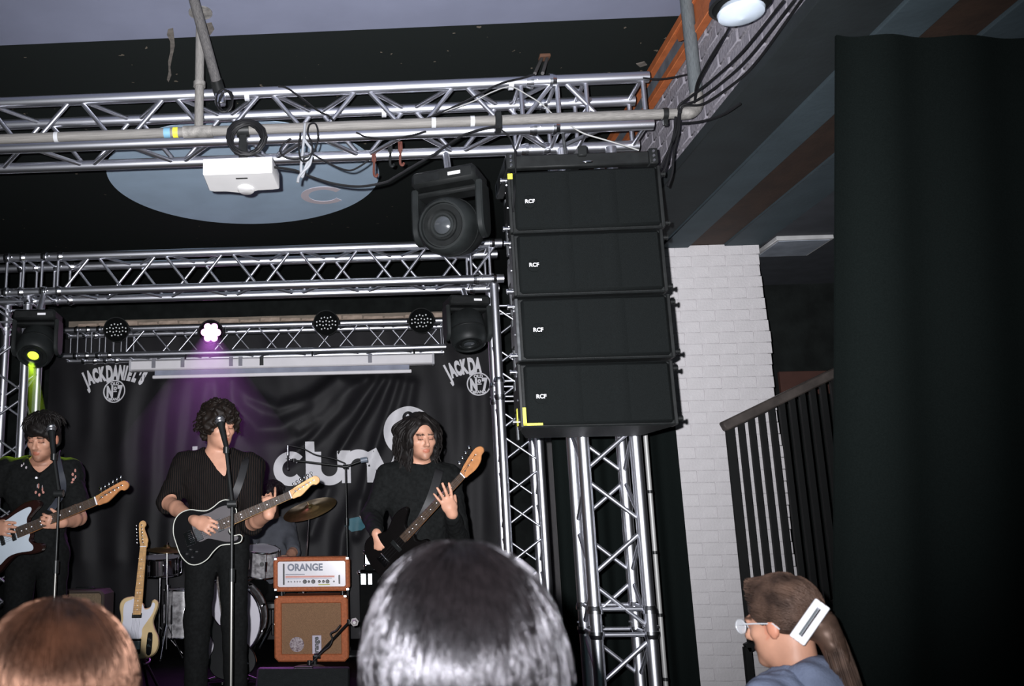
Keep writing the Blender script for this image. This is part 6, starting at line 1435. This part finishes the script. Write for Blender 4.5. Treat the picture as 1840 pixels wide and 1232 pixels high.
hd.ell(nb - f * .055 + Vector((0, 0, .0)), (.105, .07, .055), TBw, .03); hd.ell(nb - f * .10 + Vector((0, 0, -.05)), (.09, .05, .06), TBw, .03); hd.cone(nb + f * .04 - r_ * .08 + Vector((0, 0, -.02)), nb - f * .06 - r_ * .07, .03, .04, .02); hd.cone(nb + f * .04 + r_ * .08 + Vector((0, 0, -.02)), nb - f * .06 + r_ * .07, .03, .04, .02)
hd.noise(.003, 50, 1); V, Q = hd.mesh(); np_mesh('hood', V, Q, HOOD, pw, None, 1)
# the clip: a white rectangular frame
cc = P(1455, 1117, 2.60); dirc = (P(1476, 1085, 2.60) - P(1434, 1145, 2.60)).normalized(); 
t = thing('hair_clip', 'white rectangular hair clip fastened in the fair hair', 'hair clip', cc)
Mc = frame(cc, dirc, Vector((-dirc.z, 0.15, dirc.x)))
L_, W2_ = .062, .021
mb = MB(); mb.M = Mc
pts = [(-L_, -W2_), (L_, -W2_), (L_, W2_), (-L_, W2_)]
for (x0, x1, y0, y1) in ((-L_, L_, -W2_, -W2_ + .0155), (-L_, L_, W2_ - .0155, W2_), (-L_, -L_ + .017, -W2_ + .013, W2_ - .013), (L_ - .017, L_, -W2_ + .013, W2_ - .013)): mb.box((x0, y0, -.005), (x1, y1, .005), .0025)
mb.build('frame', mat('white_clip', (.93, .93, .97), .3, 0, .02), t)
mb = MB(); mb.M = Mc; mb.box((-L_ + .004, -.006, -.016), (L_ - .004, .006, -.009), .002); mb.build('spring_bar', CHROME2, t)
# glasses
t = thing('eyeglasses', 'eyeglasses worn by the woman in the hoodie', 'glasses', T_(hc, HB, (0, .1, 0)))
for q in (-1, 1):
    ring = [T_(hc, HB, (q * .031 + cos(a) * .024, .108, .002 + sin(a) * .019)) for a in np.linspace(0, 2 * pi, 20, endpoint=False)]
    MB().tube(ring, .0022, 6, closed=True).build('rim', mat('clear_frame', (.5, .52, .55), .2), t)
    MB().prism([(cos(a) * .023, sin(a) * .018) for a in np.linspace(0, 2 * pi, 18, endpoint=False)], -.001, .001, frame(T_(hc, HB, (q * .031, .108, .002)), HB[:, 0], HB[:, 2])).build('lens', mat('lens_glass', (.55, .58, .62), .08, 0, .02), t)
    MB().tube([T_(hc, HB, (q * .056, .105, .008)), T_(hc, HB, (q * .078, .04, .008)), T_(hc, HB, (q * .08, -.015, .004)), T_(hc, HB, (q * .079, -.03, -.012))], .002, 6).build('temple', MATS['clear_frame'], t)
MB().tube([T_(hc, HB, (-.008, .108, .006)), T_(hc, HB, (0, .113, .009)), T_(hc, HB, (.008, .108, .006))], .002, 6).build('nose_bridge', MATS['clear_frame'], t)
# guitar straps
def strap(label, pts, wd, m):
    pts = catmull(pts, 6); mb = MB(); v = []
    for i, p in enumerate(pts):
        d = (pts[min(i + 1, len(pts) - 1)] - pts[max(i - 1, 0)]).normalized(); s_ = d.cross(Vector((0, 1, 0))).normalized() * wd / 2; nn = s_.cross(d).normalized() * .0015
        v += [p - s_ - nn, p + s_ - nn, p + s_ + nn, p - s_ + nn]
    f = [(4 * i + a, 4 * i + (a + 1) % 4, 4 * i + 4 + (a + 1) % 4, 4 * i + 4 + a) for i in range(len(pts) - 1) for a in range(4)] + [(0, 1, 2, 3), tuple(range(len(v) - 4, len(v)))]
    mb.add(v, f); return tag(mb.build('guitar_strap', m), label, 'strap', 'guitar straps')
STRAPM = mat('dark_strap', (.03, .034, .045), .6, 0, .2)
strap('dark guitar strap over the shoulder of the left guitarist', [P(104, 812, 5.02), P(103, 822, 4.93), P(108, 845, 4.885), P(113, 866, 4.885), P(112, 885, 4.86), P(100, 905, 4.80), P(90, 918, 4.765)], .035, STRAPM)
strap('black guitar strap across the chest of the bassist', [P(790, 842, 5.08), P(788, 850, 5.01), P(776, 890, 4.955), P(758, 930, 4.93), P(735, 965, 4.86), P(722, 985, 4.82)], .045, mat('black_strap', (.015, .015, .016), .5))
strap('black guitar strap over the shoulder of the singer', [P(440, 822, 5.0), P(440, 832, 4.93), P(432, 862, 4.88), P(420, 892, 4.86), P(408, 905, 4.79), P(398, 912, 4.765)], .04, MATS['black_strap'])
